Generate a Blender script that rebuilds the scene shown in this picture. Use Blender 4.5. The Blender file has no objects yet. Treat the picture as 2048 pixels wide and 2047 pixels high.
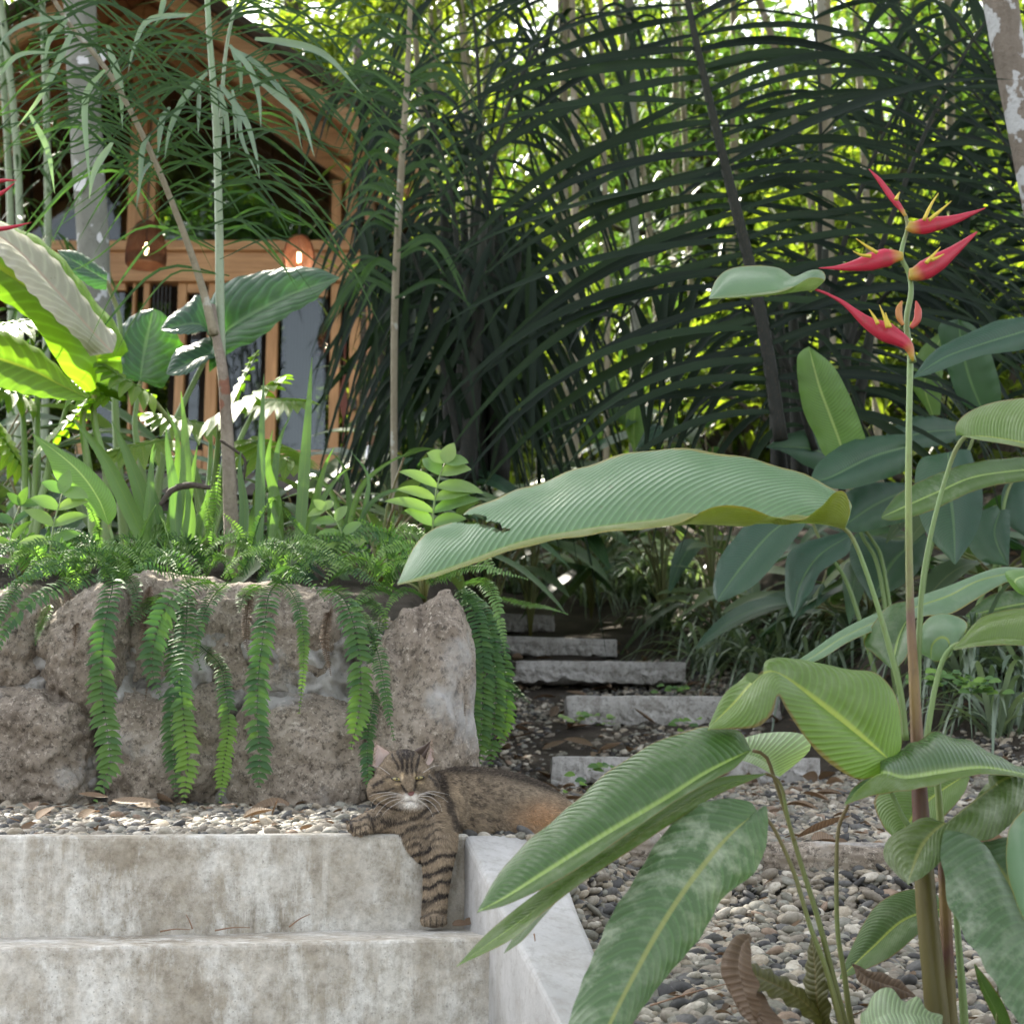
import bpy, math, random
import numpy as np
from mathutils import Vector, noise
from mathutils.bvhtree import BVHTree
RNG = np.random.default_rng(7); random.seed(7)
COL = bpy.context.scene.collection
PI = math.pi
# ------------------------------------------------------------------ camera
F = 3248.0; TH = math.radians(10.06)
CT, ST = math.cos(TH), math.sin(TH)
def at(x, y, Y):
    """pixel of the 2048 photo + world distance along Y -> world point (eye at z=0)"""
    dx = (x - 1024) / F; dy = -(y - 1023.5) / F
    d = np.array([dx, CT - dy * ST, ST + dy * CT])
    return d * (Y / d[1])
def ats(pts, Y):
    return np.array([at(p[0], p[1], (p[2] if len(p) > 2 else Y)) for p in pts])
def proj(P):
    P = np.asarray(P, float)
    f = P[..., 1] * CT + P[..., 2] * ST; u = -P[..., 1] * ST + P[..., 2] * CT
    f = np.where(f < .05, .05, f)
    return 1024 + P[..., 0] / f * F, 1023.5 - u / f * F
cam_d = bpy.data.cameras.new('camera'); cam = bpy.data.objects.new('camera', cam_d); COL.objects.link(cam)
cam.rotation_euler = (PI / 2 + TH, 0, 0); cam_d.lens = 36 * F / 2048; cam_d.sensor_width = 36
cam_d.clip_end = 2000; cam_d.clip_start = .05
cam_d.dof.use_dof = True; cam_d.dof.focus_distance = 2.95; cam_d.dof.aperture_fstop = 9
sc = bpy.context.scene; sc.camera = cam
# ------------------------------------------------------------------ node helper
class NT:
    def __init__(s, name):
        s.m = bpy.data.materials.new(name); s.m.use_nodes = True
        s.t = s.m.node_tree; s.t.nodes.clear()
        s.out = s.t.nodes.new('ShaderNodeOutputMaterial')
    def put(s, sock, v):
        if isinstance(v, bpy.types.NodeSocket): s.t.links.new(v, sock)
        elif v is not None:
            if sock.type == 'RGBA' and not hasattr(v, '__len__'): v = (v, v, v, 1)
            elif sock.type == 'RGBA' and len(v) == 3: v = (*v, 1)
            sock.default_value = v
    def n(s, typ, o=0, props=None, **kw):
        nd = s.t.nodes.new('ShaderNode' + typ)
        for k, v in (props or {}).items(): setattr(nd, k, v)
        for k, v in kw.items():
            if k.startswith('i') and k[1:].isdigit(): s.put(nd.inputs[int(k[1:])], v)
            else: s.put(nd.inputs[k.replace('_', ' ')], v)
        return nd.outputs[o]
    def mth(s, op, a, b=None, c=None):
        kw = {'i0': a}
        if b is not None: kw['i1'] = b
        if c is not None: kw['i2'] = c
        return s.n('Math', props={'operation': op}, **kw)
    def mix(s, f, a, b, mode='MIX'):
        nd = s.t.nodes.new('ShaderNodeMix'); nd.data_type = 'RGBA'; nd.blend_type = mode
        s.put(nd.inputs[0], f); s.put(nd.inputs[6], a); s.put(nd.inputs[7], b)
        return nd.outputs[2]
    def mr(s, v, a, b, c=0, d=1):
        return s.n('MapRange', Value=v, From_Min=a, From_Max=b, To_Min=c, To_Max=d)
    def noise(s, scale, detail=4, rough=.55, vec=None, o=0):
        kw = dict(Scale=scale, Detail=detail, Roughness=rough)
        if vec is not None: kw['Vector'] = vec
        return s.n('TexNoise', o=o, **kw)
    def obj(s): return s.n('TexCoord', o=3)
    def vmul(s, v, t): return s.n('VectorMath', props={'operation': 'MULTIPLY'}, i0=v, i1=t)
    def ramp(s, fac, stops, interp='LINEAR'):
        nd = s.t.nodes.new('ShaderNodeValToRGB'); cr = nd.color_ramp; cr.interpolation = interp
        while len(cr.elements) < len(stops): cr.elements.new(.5)
        for e, (p, c) in zip(cr.elements, stops):
            e.position = p; e.color = (*c, 1) if len(c) == 3 else c
        s.put(nd.inputs[0], fac); return nd.outputs[0]
    def bump(s, h, st=.5, dist=.01): return s.n('Bump', Strength=st, Distance=dist, Height=h)
    def fin(s, sh): s.t.links.new(sh, s.out.inputs[0]); return s.m
    def pbr(s, col, rough=.6, nrm=None, spec=.5, **kw):
        a = dict(Base_Color=col, Roughness=rough, Specular_IOR_Level=spec, **kw)
        if nrm is not None: a['Normal'] = nrm
        return s.n('BsdfPrincipled', **a)
# ------------------------------------------------------------------ leaf materials
def leafmat(name, c1, c2, mid=None, vein=0, slant=.6, vs=.35, trans=.35, tc=None, rough=.42, dust=0, spec=.5, mott=.25, edge=None, midw=.03):
    """c1..c2 chosen by the tint attribute; veins and midrib follow the leaf's own uv"""
    t = NT(name)
    ti = t.n('Attribute', o=2, props={'attribute_name': 'tint'})
    col = t.mix(ti, c1, c2); h = None
    nz = t.noise(9, 3, .6, t.obj())
    col = t.mix(t.mr(nz, .3, .7, 0, mott), col, t.mix(1., col, (.45, .5, .35), 'MULTIPLY'))
    if vein or mid or edge:
        uv = t.n('UVMap', props={'uv_map': 'UVMap'}); sp = t.t.nodes.new('ShaderNodeSeparateXYZ'); t.put(sp.inputs[0], uv)
        au = t.mth('ABSOLUTE', t.mth('SUBTRACT', t.mth('MULTIPLY', sp.outputs[0], 2.), 1.))
        v = sp.outputs[1]
    if vein:
        w = t.mth('ADD', t.mth('MULTIPLY', v, float(vein)), t.mth('MULTIPLY', t.mth('POWER', au, 1.3), -slant * vein * .12))
        w = t.mth('ADD', w, t.mth('ADD', t.mth('MULTIPLY', nz, .5), t.mth('MULTIPLY', t.noise(3.5, 2, .5, t.obj()), 1.6)))
        sn = t.mth('ADD', t.mth('MULTIPLY', t.mth('SINE', t.mth('MULTIPLY', w, 6.2832)), .5), .5)
        fine = t.mth('ADD', t.mth('MULTIPLY', t.mth('SINE', t.mth('MULTIPLY', w, 6.2832 * 4)), .5), .5)
        pk = t.mth('POWER', sn, 5.)
        col = t.mix(t.mth('MULTIPLY', pk, vs), col, t.mix(1., col, (1.7, 1.8, 1.75), 'MULTIPLY'))
        h = t.mth('ADD', t.mth('MULTIPLY', t.mth('POWER', sn, 2.), -1.), t.mth('MULTIPLY', fine, .12))
    if dust:
        dn = t.noise(26, 6, .7, t.obj()); dl = t.noise(5, 3, .5, t.obj())
        df = t.mth('MULTIPLY', t.mr(dn, .45, .72), t.mr(dl, .4, .62))
        col = t.mix(t.mth('MULTIPLY', df, dust), col, (.42, .46, .38))
    if mid is not None:
        mk = t.mr(au, midw, midw * 2.2, 1, 0)
        col = t.mix(t.mth('MULTIPLY', mk, .8), col, mid)
    if edge is not None:
        ez = t.mr(t.noise(18, 4, .7, t.obj()), .42, .7, 0, .055); col = t.mix(t.mth('MULTIPLY', t.mr(t.mth('ADD', au, ez), .965, .995), .8), col, edge)
    vz = t.n('TexVoronoi', o=0, props={'feature': 'F1'}, Scale=34., Vector=t.obj()); sel = t.noise(2.3, 3, .6, t.obj())
    col = t.mix(t.mth('MULTIPLY', t.mth('MULTIPLY', t.mr(vz, .06, .13, 1, 0), t.mr(sel, .56, .66)), .6), col, (.10, .07, .03))
    nrm = t.bump(h, .35, .004) if h is not None else None
    p = t.pbr(col, rough, nrm, spec)
    tcol = t.mix(1., col, tc or (1.9, 2.2, .8), 'MULTIPLY')
    tr = t.n('BsdfTranslucent', Color=tcol)
    return t.fin(t.n('MixShader', i0=trans, i1=p, i2=tr))
M = {}
M['heli'] = leafmat('heliconia leaf', (.060, .120, .038), (.10, .165, .028), mid=(.30, .42, .12), vein=46, slant=1.3, trans=.26, rough=.27, dust=.32, edge=(.16, .12, .03))
M['heli_big'] = leafmat('glaucous heliconia leaf', (.125, .215, .12), (.13, .155, .022), mid=(.25, .32, .06), vein=52, slant=-2.2, trans=.2, rough=.30, dust=.30, edge=(.25, .2, .04), mott=.12)
M['heli_under'] = leafmat('heliconia leaf underside', (.12, .20, .04), (.055, .105, .025), mid=(.36, .42, .09), vein=30, slant=2.2, vs=.35, trans=.26, dust=.25, rough=.45, edge=(.16, .10, .03), mott=.12)  # yellow green to dark green tones of leaf undersides
M['heli_dusty'] = leafmat('dusty old leaf', (.075, .135, .06), (.085, .13, .03), mid=(.26, .28, .10), vein=26, slant=1.6, trans=.25, rough=.5, dust=.85)
M['heli_dark'] = leafmat('deep green broad leaf', (.035, .085, .055), (.055, .12, .05), mid=(.11, .2, .09), vein=44, slant=1.2, vs=.3, trans=.22, rough=.36)  # deeper green of the broad leaved clump
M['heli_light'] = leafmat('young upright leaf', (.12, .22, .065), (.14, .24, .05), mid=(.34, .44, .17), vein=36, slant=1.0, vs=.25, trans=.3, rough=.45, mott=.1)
M['alocasia'] = leafmat('elephant ear leaf', (.035, .085, .055), (.045, .11, .035), mid=(.12, .20, .12), vein=9, slant=3.5, vs=.6, trans=.25, tc=(2.4, 3.2, .5), rough=.42)
M['philo'] = leafmat('philodendron leaf', (.11, .19, .035), (.16, .24, .03), mid=(.22, .26, .06), vein=10, slant=2, vs=.4, trans=.4, tc=(2.3, 2.7, .45), rough=.4)
M['sword'] = leafmat('sword leaf', (.075, .15, .055), (.12, .21, .045), mid=(.12, .2, .05), trans=.3, rough=.42)
M['fern'] = leafmat('fern pinnae', (.050, .115, .048), (.16, .28, .05), trans=.22, rough=.65, spec=.3, mott=.2)
M['fern_hi'] = leafmat('pale fern pinnae', (.12, .23, .07), (.24, .34, .12), trans=.3, rough=.5)
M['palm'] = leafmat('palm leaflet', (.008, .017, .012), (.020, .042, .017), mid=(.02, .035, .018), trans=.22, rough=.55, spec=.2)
M['cane'] = leafmat('cane leaf', (.020, .050, .018), (.050, .105, .032), trans=.28, rough=.5, spec=.3)
M['cane_pale'] = leafmat('glaucous cane leaf', (.16, .23, .19), (.25, .33, .28), trans=.3, rough=.45)
M['crown'] = leafmat('tree leaf', (.02, .045, .012), (.15, .19, .03), trans=.48, tc=(2.7, 2.8, .95), rough=.4)
M['crown_dk'] = leafmat('dark tree leaf', (.04, .075, .025), (.07, .12, .03), trans=.35, rough=.4)
M['lirio'] = leafmat('border grass', (.06, .10, .07), (.26, .32, .24), trans=.2, rough=.38)
M['under'] = leafmat('understorey leaf', (.06, .11, .05), (.12, .17, .07), mid=(.16, .2, .1), trans=.3, rough=.42)
M['pale'] = leafmat('leaf with painted sunlight', (.42, .40, .33), (.55, .50, .42), mid=(.5, .36, .3), vein=12, slant=2.5, vs=.3, trans=.25, tc=(1.3, 1.3, 1), rough=.4)  # pale colour stands in for the sunlit band on the taro leaf
M['deadleaf'] = leafmat('dead leaf', (.12, .075, .045), (.26, .18, .12), mid=(.2, .14, .1), vein=14, vs=.4, trans=.15, tc=(1.4, 1.1, .8), rough=.7, mott=.5)
M['decay'] = leafmat('withered leaf', (.09, .085, .025), (.08, .05, .03), mid=(.16, .12, .05), vein=20, trans=.15, rough=.6, mott=.8)
M['varieg'] = leafmat('variegated leaf', (.28, .36, .22), (.45, .5, .38), vein=22, vs=.8, trans=.25, rough=.6, mott=.5, dust=.8)
# ------------------------------------------------------------------ mesh builder
def nrmz(v): v = np.asarray(v, float); return v / np.maximum(np.linalg.norm(v, axis=-1, keepdims=True), 1e-9)
class MB:
    def __init__(s): s.v = []; s.f = {3: [], 4: []}; s.uv = []; s.ti = []; s.n = 0; s.col = []; s.usecol = False
    def add(s, v, f, uv=None, ti=0., col=None):
        v = np.asarray(v, float).reshape(-1, 3); k = len(v)
        s.v.append(v); s.uv.append(np.zeros((k, 2)) + .5 if uv is None else np.asarray(uv, float).reshape(-1, 2))
        s.ti.append(np.broadcast_to(np.asarray(ti, float), (k,)).copy())
        if col is not None: s.usecol = True; s.col.append(np.broadcast_to(np.asarray(col, float), (k, 3)).copy())
        else: s.col.append(np.ones((k, 3)))
        fs = f if isinstance(f, list) else [f]
        for a in fs:
            a = np.asarray(a, int)
            if a.size: s.f[a.shape[1]].append(a + s.n)
        s.n += k; return s
    def mesh(s, name, smooth=True):
        me = bpy.data.meshes.new(name); V = np.concatenate(s.v)
        me.vertices.add(len(V)); me.vertices.foreach_set('co', V.ravel())
        T = np.concatenate(s.f[3]) if s.f[3] else np.zeros((0, 3), int); Q = np.concatenate(s.f[4]) if s.f[4] else np.zeros((0, 4), int)
        li = np.concatenate([T.ravel(), Q.ravel()]); me.loops.add(len(li)); me.loops.foreach_set('vertex_index', li)
        me.polygons.add(len(T) + len(Q))
        st = np.concatenate([np.arange(len(T)) * 3, len(T) * 3 + np.arange(len(Q)) * 4]); me.polygons.foreach_set('loop_start', st)
        me.polygons.foreach_set('use_smooth', np.full(len(st), smooth))
        uvl = me.uv_layers.new(name='UVMap'); uvl.data.foreach_set('uv', np.concatenate(s.uv)[li].ravel())
        a = me.attributes.new('tint', 'FLOAT', 'POINT'); a.data.foreach_set('value', np.concatenate(s.ti))
        if s.usecol:
            c = me.attributes.new('col', 'FLOAT_COLOR', 'POINT'); cc = np.concatenate(s.col)
            c.data.foreach_set('color', np.concatenate([cc, np.ones((len(cc), 1))], 1).ravel())
        me.update(calc_edges=True); me.validate(); return me
    def build(s, name, mat, parent=None, smooth=True):
        me = s.mesh(name, smooth); me.materials.append(M[mat] if isinstance(mat, str) else mat)
        o = bpy.data.objects.new(name, me); COL.objects.link(o)
        if parent is not None:
            o.parent = parent; w = Vector((0, 0, 0)); q = parent
            while q is not None: w = w + q.location; q = q.parent
            o.location = -w
        return o
def tag(o, label=None, cat=None, group=None, kind=None):
    if label: o['label'] = label
    if cat: o['category'] = cat
    if group: o['group'] = group
    if kind: o['kind'] = kind
    return o
def thing(name, label, cat, loc=(0, 0, 0), group=None):
    o = bpy.data.objects.new(name, None); COL.objects.link(o); o.location = Vector([float(c) for c in loc]); o.empty_display_size = .1
    return tag(o, label, cat, group)
def grid_f(n, m, off=0, wrap=False):
    """quads of an n x m vertex grid"""
    i = np.arange(n - 1)[:, None]; j = np.arange(m if wrap else m - 1)[None, :]; j2 = (j + 1) % m
    return np.stack(np.broadcast_arrays(i * m + j, i * m + j2, (i + 1) * m + j2, (i + 1) * m + j), -1).reshape(-1, 4) + off
def smooth_path(P, n):
    P = np.asarray(P, float)
    if len(P) == 2: return P[0] + (P[1] - P[0]) * np.linspace(0, 1, n)[:, None]
    E = np.vstack([2 * P[0] - P[1], P, 2 * P[-1] - P[-2]]); out = []
    for i in range(len(P) - 1):
        a, b, c, d = E[i:i + 4]; t = np.linspace(0, 1, 12, endpoint=False)[:, None]
        out.append(.5 * ((2 * b) + (-a + c) * t + (2 * a - 5 * b + 4 * c - d) * t ** 2 + (-a + 3 * b - 3 * c + d) * t ** 3))
    Q = np.vstack(out + [P[-1:]]); s = np.r_[0, np.cumsum(np.linalg.norm(np.diff(Q, axis=0), axis=1))]
    u = np.linspace(0, s[-1], n); return np.stack([np.interp(u, s, Q[:, k]) for k in range(3)], 1)
def tube(mb, P, R, sides=8, n=None, ti=0., flat=1., jit=0., cap=True, bumpy=0.):
    P = np.asarray(P, float); R = np.asarray(R, float)
    if n:
        R = np.interp(np.linspace(0, 1, n), np.linspace(0, 1, len(R)) if len(R) > 1 else [0], R); P = smooth_path(P, n)
    elif len(R) != len(P): R = np.interp(np.linspace(0, 1, len(P)), np.linspace(0, 1, len(R)), R)
    T = nrmz(np.gradient(P, axis=0)); ref = np.array([0, 1., 0]) if abs(T[:, 1]).mean() < .8 else np.array([0, 0, 1.])
    S = nrmz(np.cross(T, ref)); B = np.cross(S, T); a = np.linspace(0, 2 * PI, sides, endpoint=False)
    rr = R[:, None] * (1 + bumpy * RNG.normal(size=(len(P), sides))) if bumpy else np.repeat(R[:, None], sides, 1)
    V = P[:, None] + rr[..., None] * (np.cos(a)[None, :, None] * S[:, None] + flat * np.sin(a)[None, :, None] * B[:, None])
    k = len(P); uv = np.stack(np.broadcast_arrays(np.linspace(0, 1, sides)[None, :], np.linspace(0, 1, k)[:, None]), -1)
    V = V.reshape(-1, 3); fs = [grid_f(k, sides, wrap=True)]
    if cap:
        V = np.vstack([V, P[0], P[-1]]); uv = np.vstack([uv.reshape(-1, 2), [[0, 0], [0, 1]]]); i = np.arange(sides); j = (i + 1) % sides
        fs.append(np.stack([np.full(sides, k * sides), j, i], 1)); fs.append(np.stack([np.full(sides, k * sides + 1), (k - 1) * sides + i, (k - 1) * sides + j], 1))
    mb.add(V, fs, uv, ti); return mb
def ribbons(mb, P0, D, L, droop, W, N, nseg=5, ti=None, fold=.25, prof=0.7, droop3=0., cells=2):
    """many tapering blades: P0,D,N (n,3); L,droop,W (n,)"""
    P0 = np.asarray(P0, float).reshape(-1, 3); n = len(P0); D = nrmz(np.broadcast_to(D, (n, 3))); N = np.broadcast_to(np.asarray(N, float), (n, 3))
    L, droop, W = [np.broadcast_to(np.asarray(q, float), (n,)) for q in (L, droop, W)]
    t = np.linspace(0, 1, nseg + 1); G = np.array([0, 0, -1.])
    P = P0[:, None] + D[:, None] * (L[:, None] * t)[..., None] + G * ((droop * L)[:, None] * (t ** 2 + droop3 * t ** 4))[..., None]
    T = nrmz(np.gradient(P, axis=1)); S = nrmz(np.cross(T, N[:, None])); U = np.cross(S, T)
    w = np.sin(PI * np.clip(t, 0.03, .995) ** prof) ** .8; w[-1] = 0.02
    ww = W[:, None] * w[None] * .5
    V = np.stack([P - S * ww[..., None] + U * (ww * fold)[..., None], P, P + S * ww[..., None] + U * (ww * fold)[..., None]], 2)
    k = (nseg + 1) * 3; f = grid_f(nseg + 1, 3); f = (f[None] + (np.arange(n) * k)[:, None, None]).reshape(-1, 4)
    uv = np.zeros((n, nseg + 1, 3, 2)); uv[..., 0] = np.array([0, .5, 1]); uv[..., 1] = t[None, :, None]
    ti = RNG.random(n) if ti is None else np.broadcast_to(ti, (n,)); mb.add(V.reshape(-1, 3), f, uv, np.repeat(ti, k)); return mb
def leaf3(mb, A, Mi, B, Y, dA=.03, dB=-.03, n=36, cells=7, bulge=.12, wave=0., waves=7, tiA=0., tiB=0., tear=None):
    """a broad blade lofted between its two margins A, B and its midrib Mi (all base -> tip, in photo pixels; Y=(base, tip) distance)"""
    Y0, Y1 = (Y, Y) if not hasattr(Y, '__len__') else Y
    def cur(C):
        C2 = smooth_path([(p[0], p[1], 0) for p in C], n); return C2
    a, m, b = cur(A), cur(Mi), cur(B); t = np.linspace(0, 1, n); yy = Y0 + (Y1 - Y0) * t; env = np.sin(PI * np.clip(t, .02, .98)) ** .6
    Wm = np.array([at(m[i, 0], m[i, 1], yy[i]) for i in range(n)])
    Wa = np.array([at(a[i, 0], a[i, 1], yy[i] + dA * env[i]) for i in range(n)]); Wb = np.array([at(b[i, 0], b[i, 1], yy[i] + dB * env[i]) for i in range(n)])
    rows = []; us = []
    for E, sg in ((Wa, -1), (Wb, 1)):
        s = np.linspace(0, 1, cells + 1); d = E - Wm; ln = np.linalg.norm(d, axis=1)
        nr = nrmz(np.cross(d, np.gradient(Wm, axis=0))) * -sg; nr *= np.where(nr[:, 1:2] > 0, -1, 1)
        P = Wm[:, None] + d[:, None] * s[None, :, None] + nr[:, None] * (bulge * ln[:, None] * (s * (1 - s) * 4)[None])[..., None]
        if wave: P += nr[:, None] * (wave * ln[:, None] * (s ** 2)[None] * np.sin(t * waves * 6.283 + (0 if sg < 0 else 1.3) + .8 * np.sin(t * 9))[:, None])[..., None]
        rows.append(P); us.append(.5 + .5 * sg * s)
    P = np.concatenate([rows[0][:, ::-1], rows[1][:, 1:]], 1); u = np.concatenate([us[0][::-1], us[1][1:]])
    m2 = P.shape[1]; uv = np.stack(np.broadcast_arrays(u[None, :], t[:, None]), -1)
    ti = np.where(u < .5, tiA, tiB)[None, :] * np.ones((n, 1)); f = grid_f(n, m2)
    if tear:
        keep = np.ones(len(f), bool); fc = P.reshape(-1, 3)[f].mean(1); px, py = proj(fc)
        for (tx, ty, rx, ry) in tear: keep &= ((px - tx) / rx) ** 2 + ((py - ty) / ry) ** 2 > 1
        f = f[keep]
    mb.add(P.reshape(-1, 3), f, uv, ti.ravel()); return mb
_ico = {}
def ico(sub):
    if sub not in _ico:
        import bmesh
        bm = bmesh.new(); bmesh.ops.create_icosphere(bm, subdivisions=sub, radius=1)
        _ico[sub] = (np.array([v.co[:] for v in bm.verts]), np.array([[v.index for v in f.verts] for f in bm.faces])); bm.free()
    return _ico[sub]
def fbm(P, sc, oct=4, seed=0.):
    return np.array([noise.fractal(Vector((p[0] * sc + seed, p[1] * sc + seed * .7, p[2] * sc - seed)), 1., 2., oct) for p in P])
def box(mb, c, s, rot=0., bev=0.): 
    x, y, z = [q / 2 for q in s]; V = np.array([[i, j, k] for i in (-x, x) for j in (-y, y) for k in (-z, z)], float)
    if rot: cr, sr = math.cos(rot), math.sin(rot); V = np.stack([V[:, 0] * cr - V[:, 1] * sr, V[:, 0] * sr + V[:, 1] * cr, V[:, 2]], 1)
    f = np.array([[0, 1, 3, 2], [4, 6, 7, 5], [0, 4, 5, 1], [2, 3, 7, 6], [0, 2, 6, 4], [1, 5, 7, 3]]); mb.add(V + np.asarray(c), f); return mb
def lathe(mb, prof, c, sides=24):
    a = np.linspace(0, 2 * PI, sides, endpoint=False); V = np.array([[[r * math.cos(q), r * math.sin(q), z] for q in a] for r, z in prof]) + np.asarray(c)
    uv = np.stack(np.broadcast_arrays(np.linspace(0, 1, sides)[None, :], np.linspace(0, 1, len(prof))[:, None]), -1)
    mb.add(V, grid_f(len(prof), sides, wrap=True), uv); return mb
def bevel(o, w=.01, seg=2):
    m = o.modifiers.new('bevel', 'BEVEL'); m.width = w; m.segments = seg; m.limit_method = 'ANGLE'; return o
# ------------------------------------------------------------------ hard materials
def mk():
    t = NT('concrete'); o = t.obj(); st = t.vmul(o, (1, 1, .35))
    n1 = t.noise(7, 8, .65, o); n2 = t.noise(20, 8, .72, st); n3 = t.noise(70, 5, .7, o); n4 = t.noise(3.2, 4, .5, o)
    c = t.ramp(n1, [(.3, (.19, .165, .13)), (.43, (.30, .275, .235)), (.55, (.42, .40, .365)), (.68, (.52, .505, .475))])
    c = t.mix(t.mth('MULTIPLY', t.mr(n2, .5, .62), .75), c, (.58, .58, .565))
    c = t.mix(t.mth('MULTIPLY', t.mr(n4, .5, .72), .35), c, (.25, .205, .14))
    vo = t.n('TexVoronoi', o=0, props={'feature': 'DISTANCE_TO_EDGE'}, Vector=t.n('VectorMath', props={'operation': 'ADD'}, i0=o, i1=t.vmul(t.noise(12, 4, .6, o, o=1), (.12, .12, .12))), Scale=9.)
    c = t.mix(t.mth('MULTIPLY', t.mth('MULTIPLY', t.mr(vo, 0, .02, 1, 0), t.mr(n2, .45, .6)), .35), c, (.62, .62, .6))
    sk = t.noise(9, 6, .7, t.vmul(o, (1.6, 1.6, .16))); c = t.mix(t.mth('MULTIPLY', t.mr(sk, .52, .62), .55), c, (.60, .595, .57)); c = t.mix(t.mth('MULTIPLY', t.mr(t.noise(30, 7, .75, o), .5, .6), .4), c, (.30, .265, .21))
    c = t.mix(t.mth('MULTIPLY', t.mr(n3, .62, .75), .55), c, (.10, .09, .08))
    pv = t.n('TexVoronoi', o=0, props={'feature': 'F1'}, Scale=130., Vector=o); pr_ = t.mth('MULTIPLY', t.mr(pv, .12, .2, 1, 0), t.mr(n2, .4, .6)); fz = t.noise(55, 6, .8, o)
    c = t.mix(1., c, t.ramp(fz, [(.3, (.62, .60, .56)), (.5, (1, 1, .99)), (.7, (1.25, 1.24, 1.22))]), 'MULTIPLY'); c = t.mix(t.mth('MULTIPLY', pr_, .35), c, (.09, .08, .065)); c = t.mix(1., c, (1.22, 1.215, 1.20), 'MULTIPLY')
    h = t.mth('ADD', t.mth('ADD', n3, t.mth('MULTIPLY', pr_, -1.)), t.mth('MULTIPLY', n2, 1.5))
    M['concrete'] = t.fin(t.pbr(c, .85, t.bump(h, .5, .006), .2))
    t = NT('slab concrete'); o = t.obj(); n1 = t.noise(9, 7, .65, o); n3 = t.noise(60, 5, .7, o)
    c = t.ramp(n1, [(.3, (.32, .31, .29)), (.5, (.46, .45, .43)), (.7, (.56, .55, .53))])
    c = t.mix(t.mth('MULTIPLY', t.mr(n3, .52, .66), .7), c, (.10, .095, .085)); c = t.mix(t.mth('MULTIPLY', t.mr(t.noise(24, 7, .8, o), .5, .6), .6), c, (.22, .20, .175))
    M['slab'] = t.fin(t.pbr(c, .9, t.bump(t.mth('ADD', n3, n1), .6, .01), .2))
    t = NT('stringer concrete'); o = t.obj(); n1 = t.noise(5, 7, .6, o); n3 = t.noise(90, 4, .7, o)
    c = t.ramp(n1, [(.3, (.34, .335, .325)), (.55, (.46, .455, .445)), (.75, (.56, .555, .545))])
    c = t.mix(t.mth('MULTIPLY', t.mr(t.noise(42, 6, .8, o), .5, .62), .55), c, (.30, .29, .27)); c = t.mix(t.mth('MULTIPLY', t.mr(t.noise(14, 7, .75, t.vmul(o, (1, 1, .4))), .48, .66), .55), c, (.30, .28, .245))
    M['stringer'] = t.fin(t.pbr(c, .85, t.bump(n3, .35, .004), .2))
    t = NT('boulder'); o = t.obj(); n1 = t.noise(6, 6, .6, o); n2 = t.noise(75, 7, .75, o); n4 = t.noise(3.2, 5, .6, o); n5 = t.noise(160, 3, .7, o)
    c = t.ramp(n1, [(.3, (.17, .14, .11)), (.5, (.30, .255, .205)), (.7, (.44, .39, .33))])
    c = t.mix(t.mr(n2, .50, .62, 0, .8), c, (.06, .048, .038)); n6 = t.noise(85, 5, .8, o); c = t.mix(t.mr(n6, .55, .64, 0, .85), c, (.56, .50, .42)); c = t.mix(t.mr(t.noise(38, 6, .8, o), .56, .64, 0, .75), c, (.035, .03, .026))
    c = t.mix(t.mth('MULTIPLY', t.mr(n4, .55, .64), .7), c, (.46, .46, .45))
    M['rock'] = t.fin(t.pbr(c, .92, t.bump(t.mth('ADD', n2, t.mth('MULTIPLY', n1, 2.)), .6, .012), .25))
    t = NT('mortar'); o = t.obj(); n1 = t.noise(10, 7, .65, o); n2 = t.noise(50, 6, .75, o)
    c = t.ramp(n1, [(.35, (.12, .11, .10)), (.46, (.30, .285, .26)), (.58, (.50, .49, .47))]); c = t.mix(t.mr(n2, .55, .7, 0, .6), c, (.09, .085, .08))
    M['mortar'] = t.fin(t.pbr(c, .9, t.bump(n2, .8, .012), .25))
    t = NT('soil'); o = t.obj(); n1 = t.noise(3, 8, .7, o); n2 = t.noise(45, 6, .8, o)
    c = t.ramp(n1, [(.3, (.045, .037, .03)), (.5, (.08, .068, .055)), (.7, (.14, .12, .095))]); c = t.mix(t.mr(n2, .55, .7, 0, .7), c, (.15, .12, .09))
    M['soil'] = t.fin(t.pbr(c, .95, t.bump(t.mth('ADD', n1, n2), 1., .03), .15))
    t = NT('pebbles'); ti = t.n('Attribute', o=2, props={'attribute_name': 'tint'}); n2 = t.noise(140, 5, .7, t.obj())
    c = t.ramp(ti, [(0, (.06, .06, .062)), (.13, (.12, .12, .12)), (.24, (.23, .205, .17)), (.42, (.32, .295, .25)), (.55, (.19, .185, .155)), (.66, (.40, .355, .285)), (.8, (.25, .25, .22)), (.89, (.52, .49, .43)), (.975, (.27, .20, .15))], 'CONSTANT')
    c = t.mix(t.mr(n2, .4, .65, 0, .6), c, t.mix(1., c, (.42, .37, .31), 'MULTIPLY')); c = t.mix(1., c, (1.0, .99, .96), 'MULTIPLY')
    M['pebble'] = t.fin(t.pbr(c, .62, t.bump(n2, .2, .002), .35))
    def wood(nm, a, b, scale=(1, 1, 12), rough=.5, dark=None):
        t = NT(nm); o = t.obj(); v = t.vmul(o, scale); n1 = t.noise(3.5, 5, .6, v); n2 = t.noise(1.2, 2, .5, o)
        c = t.ramp(n1, [(.3, a), (.7, b)]); c = t.mix(t.mr(n2, .4, .7, 0, .35), c, t.mix(1., c, (.65, .55, .5), 'MULTIPLY'))
        return t.fin(t.pbr(c, rough, t.bump(n1, .2, .004), .4))
    M['wood'] = wood('honey timber vertical', (.36, .20, .09), (.56, .34, .17), (9, 9, .7))
    M['woodh'] = wood('honey timber horizontal', (.36, .20, .095), (.57, .35, .18), (.7, 9, 9))
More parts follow.
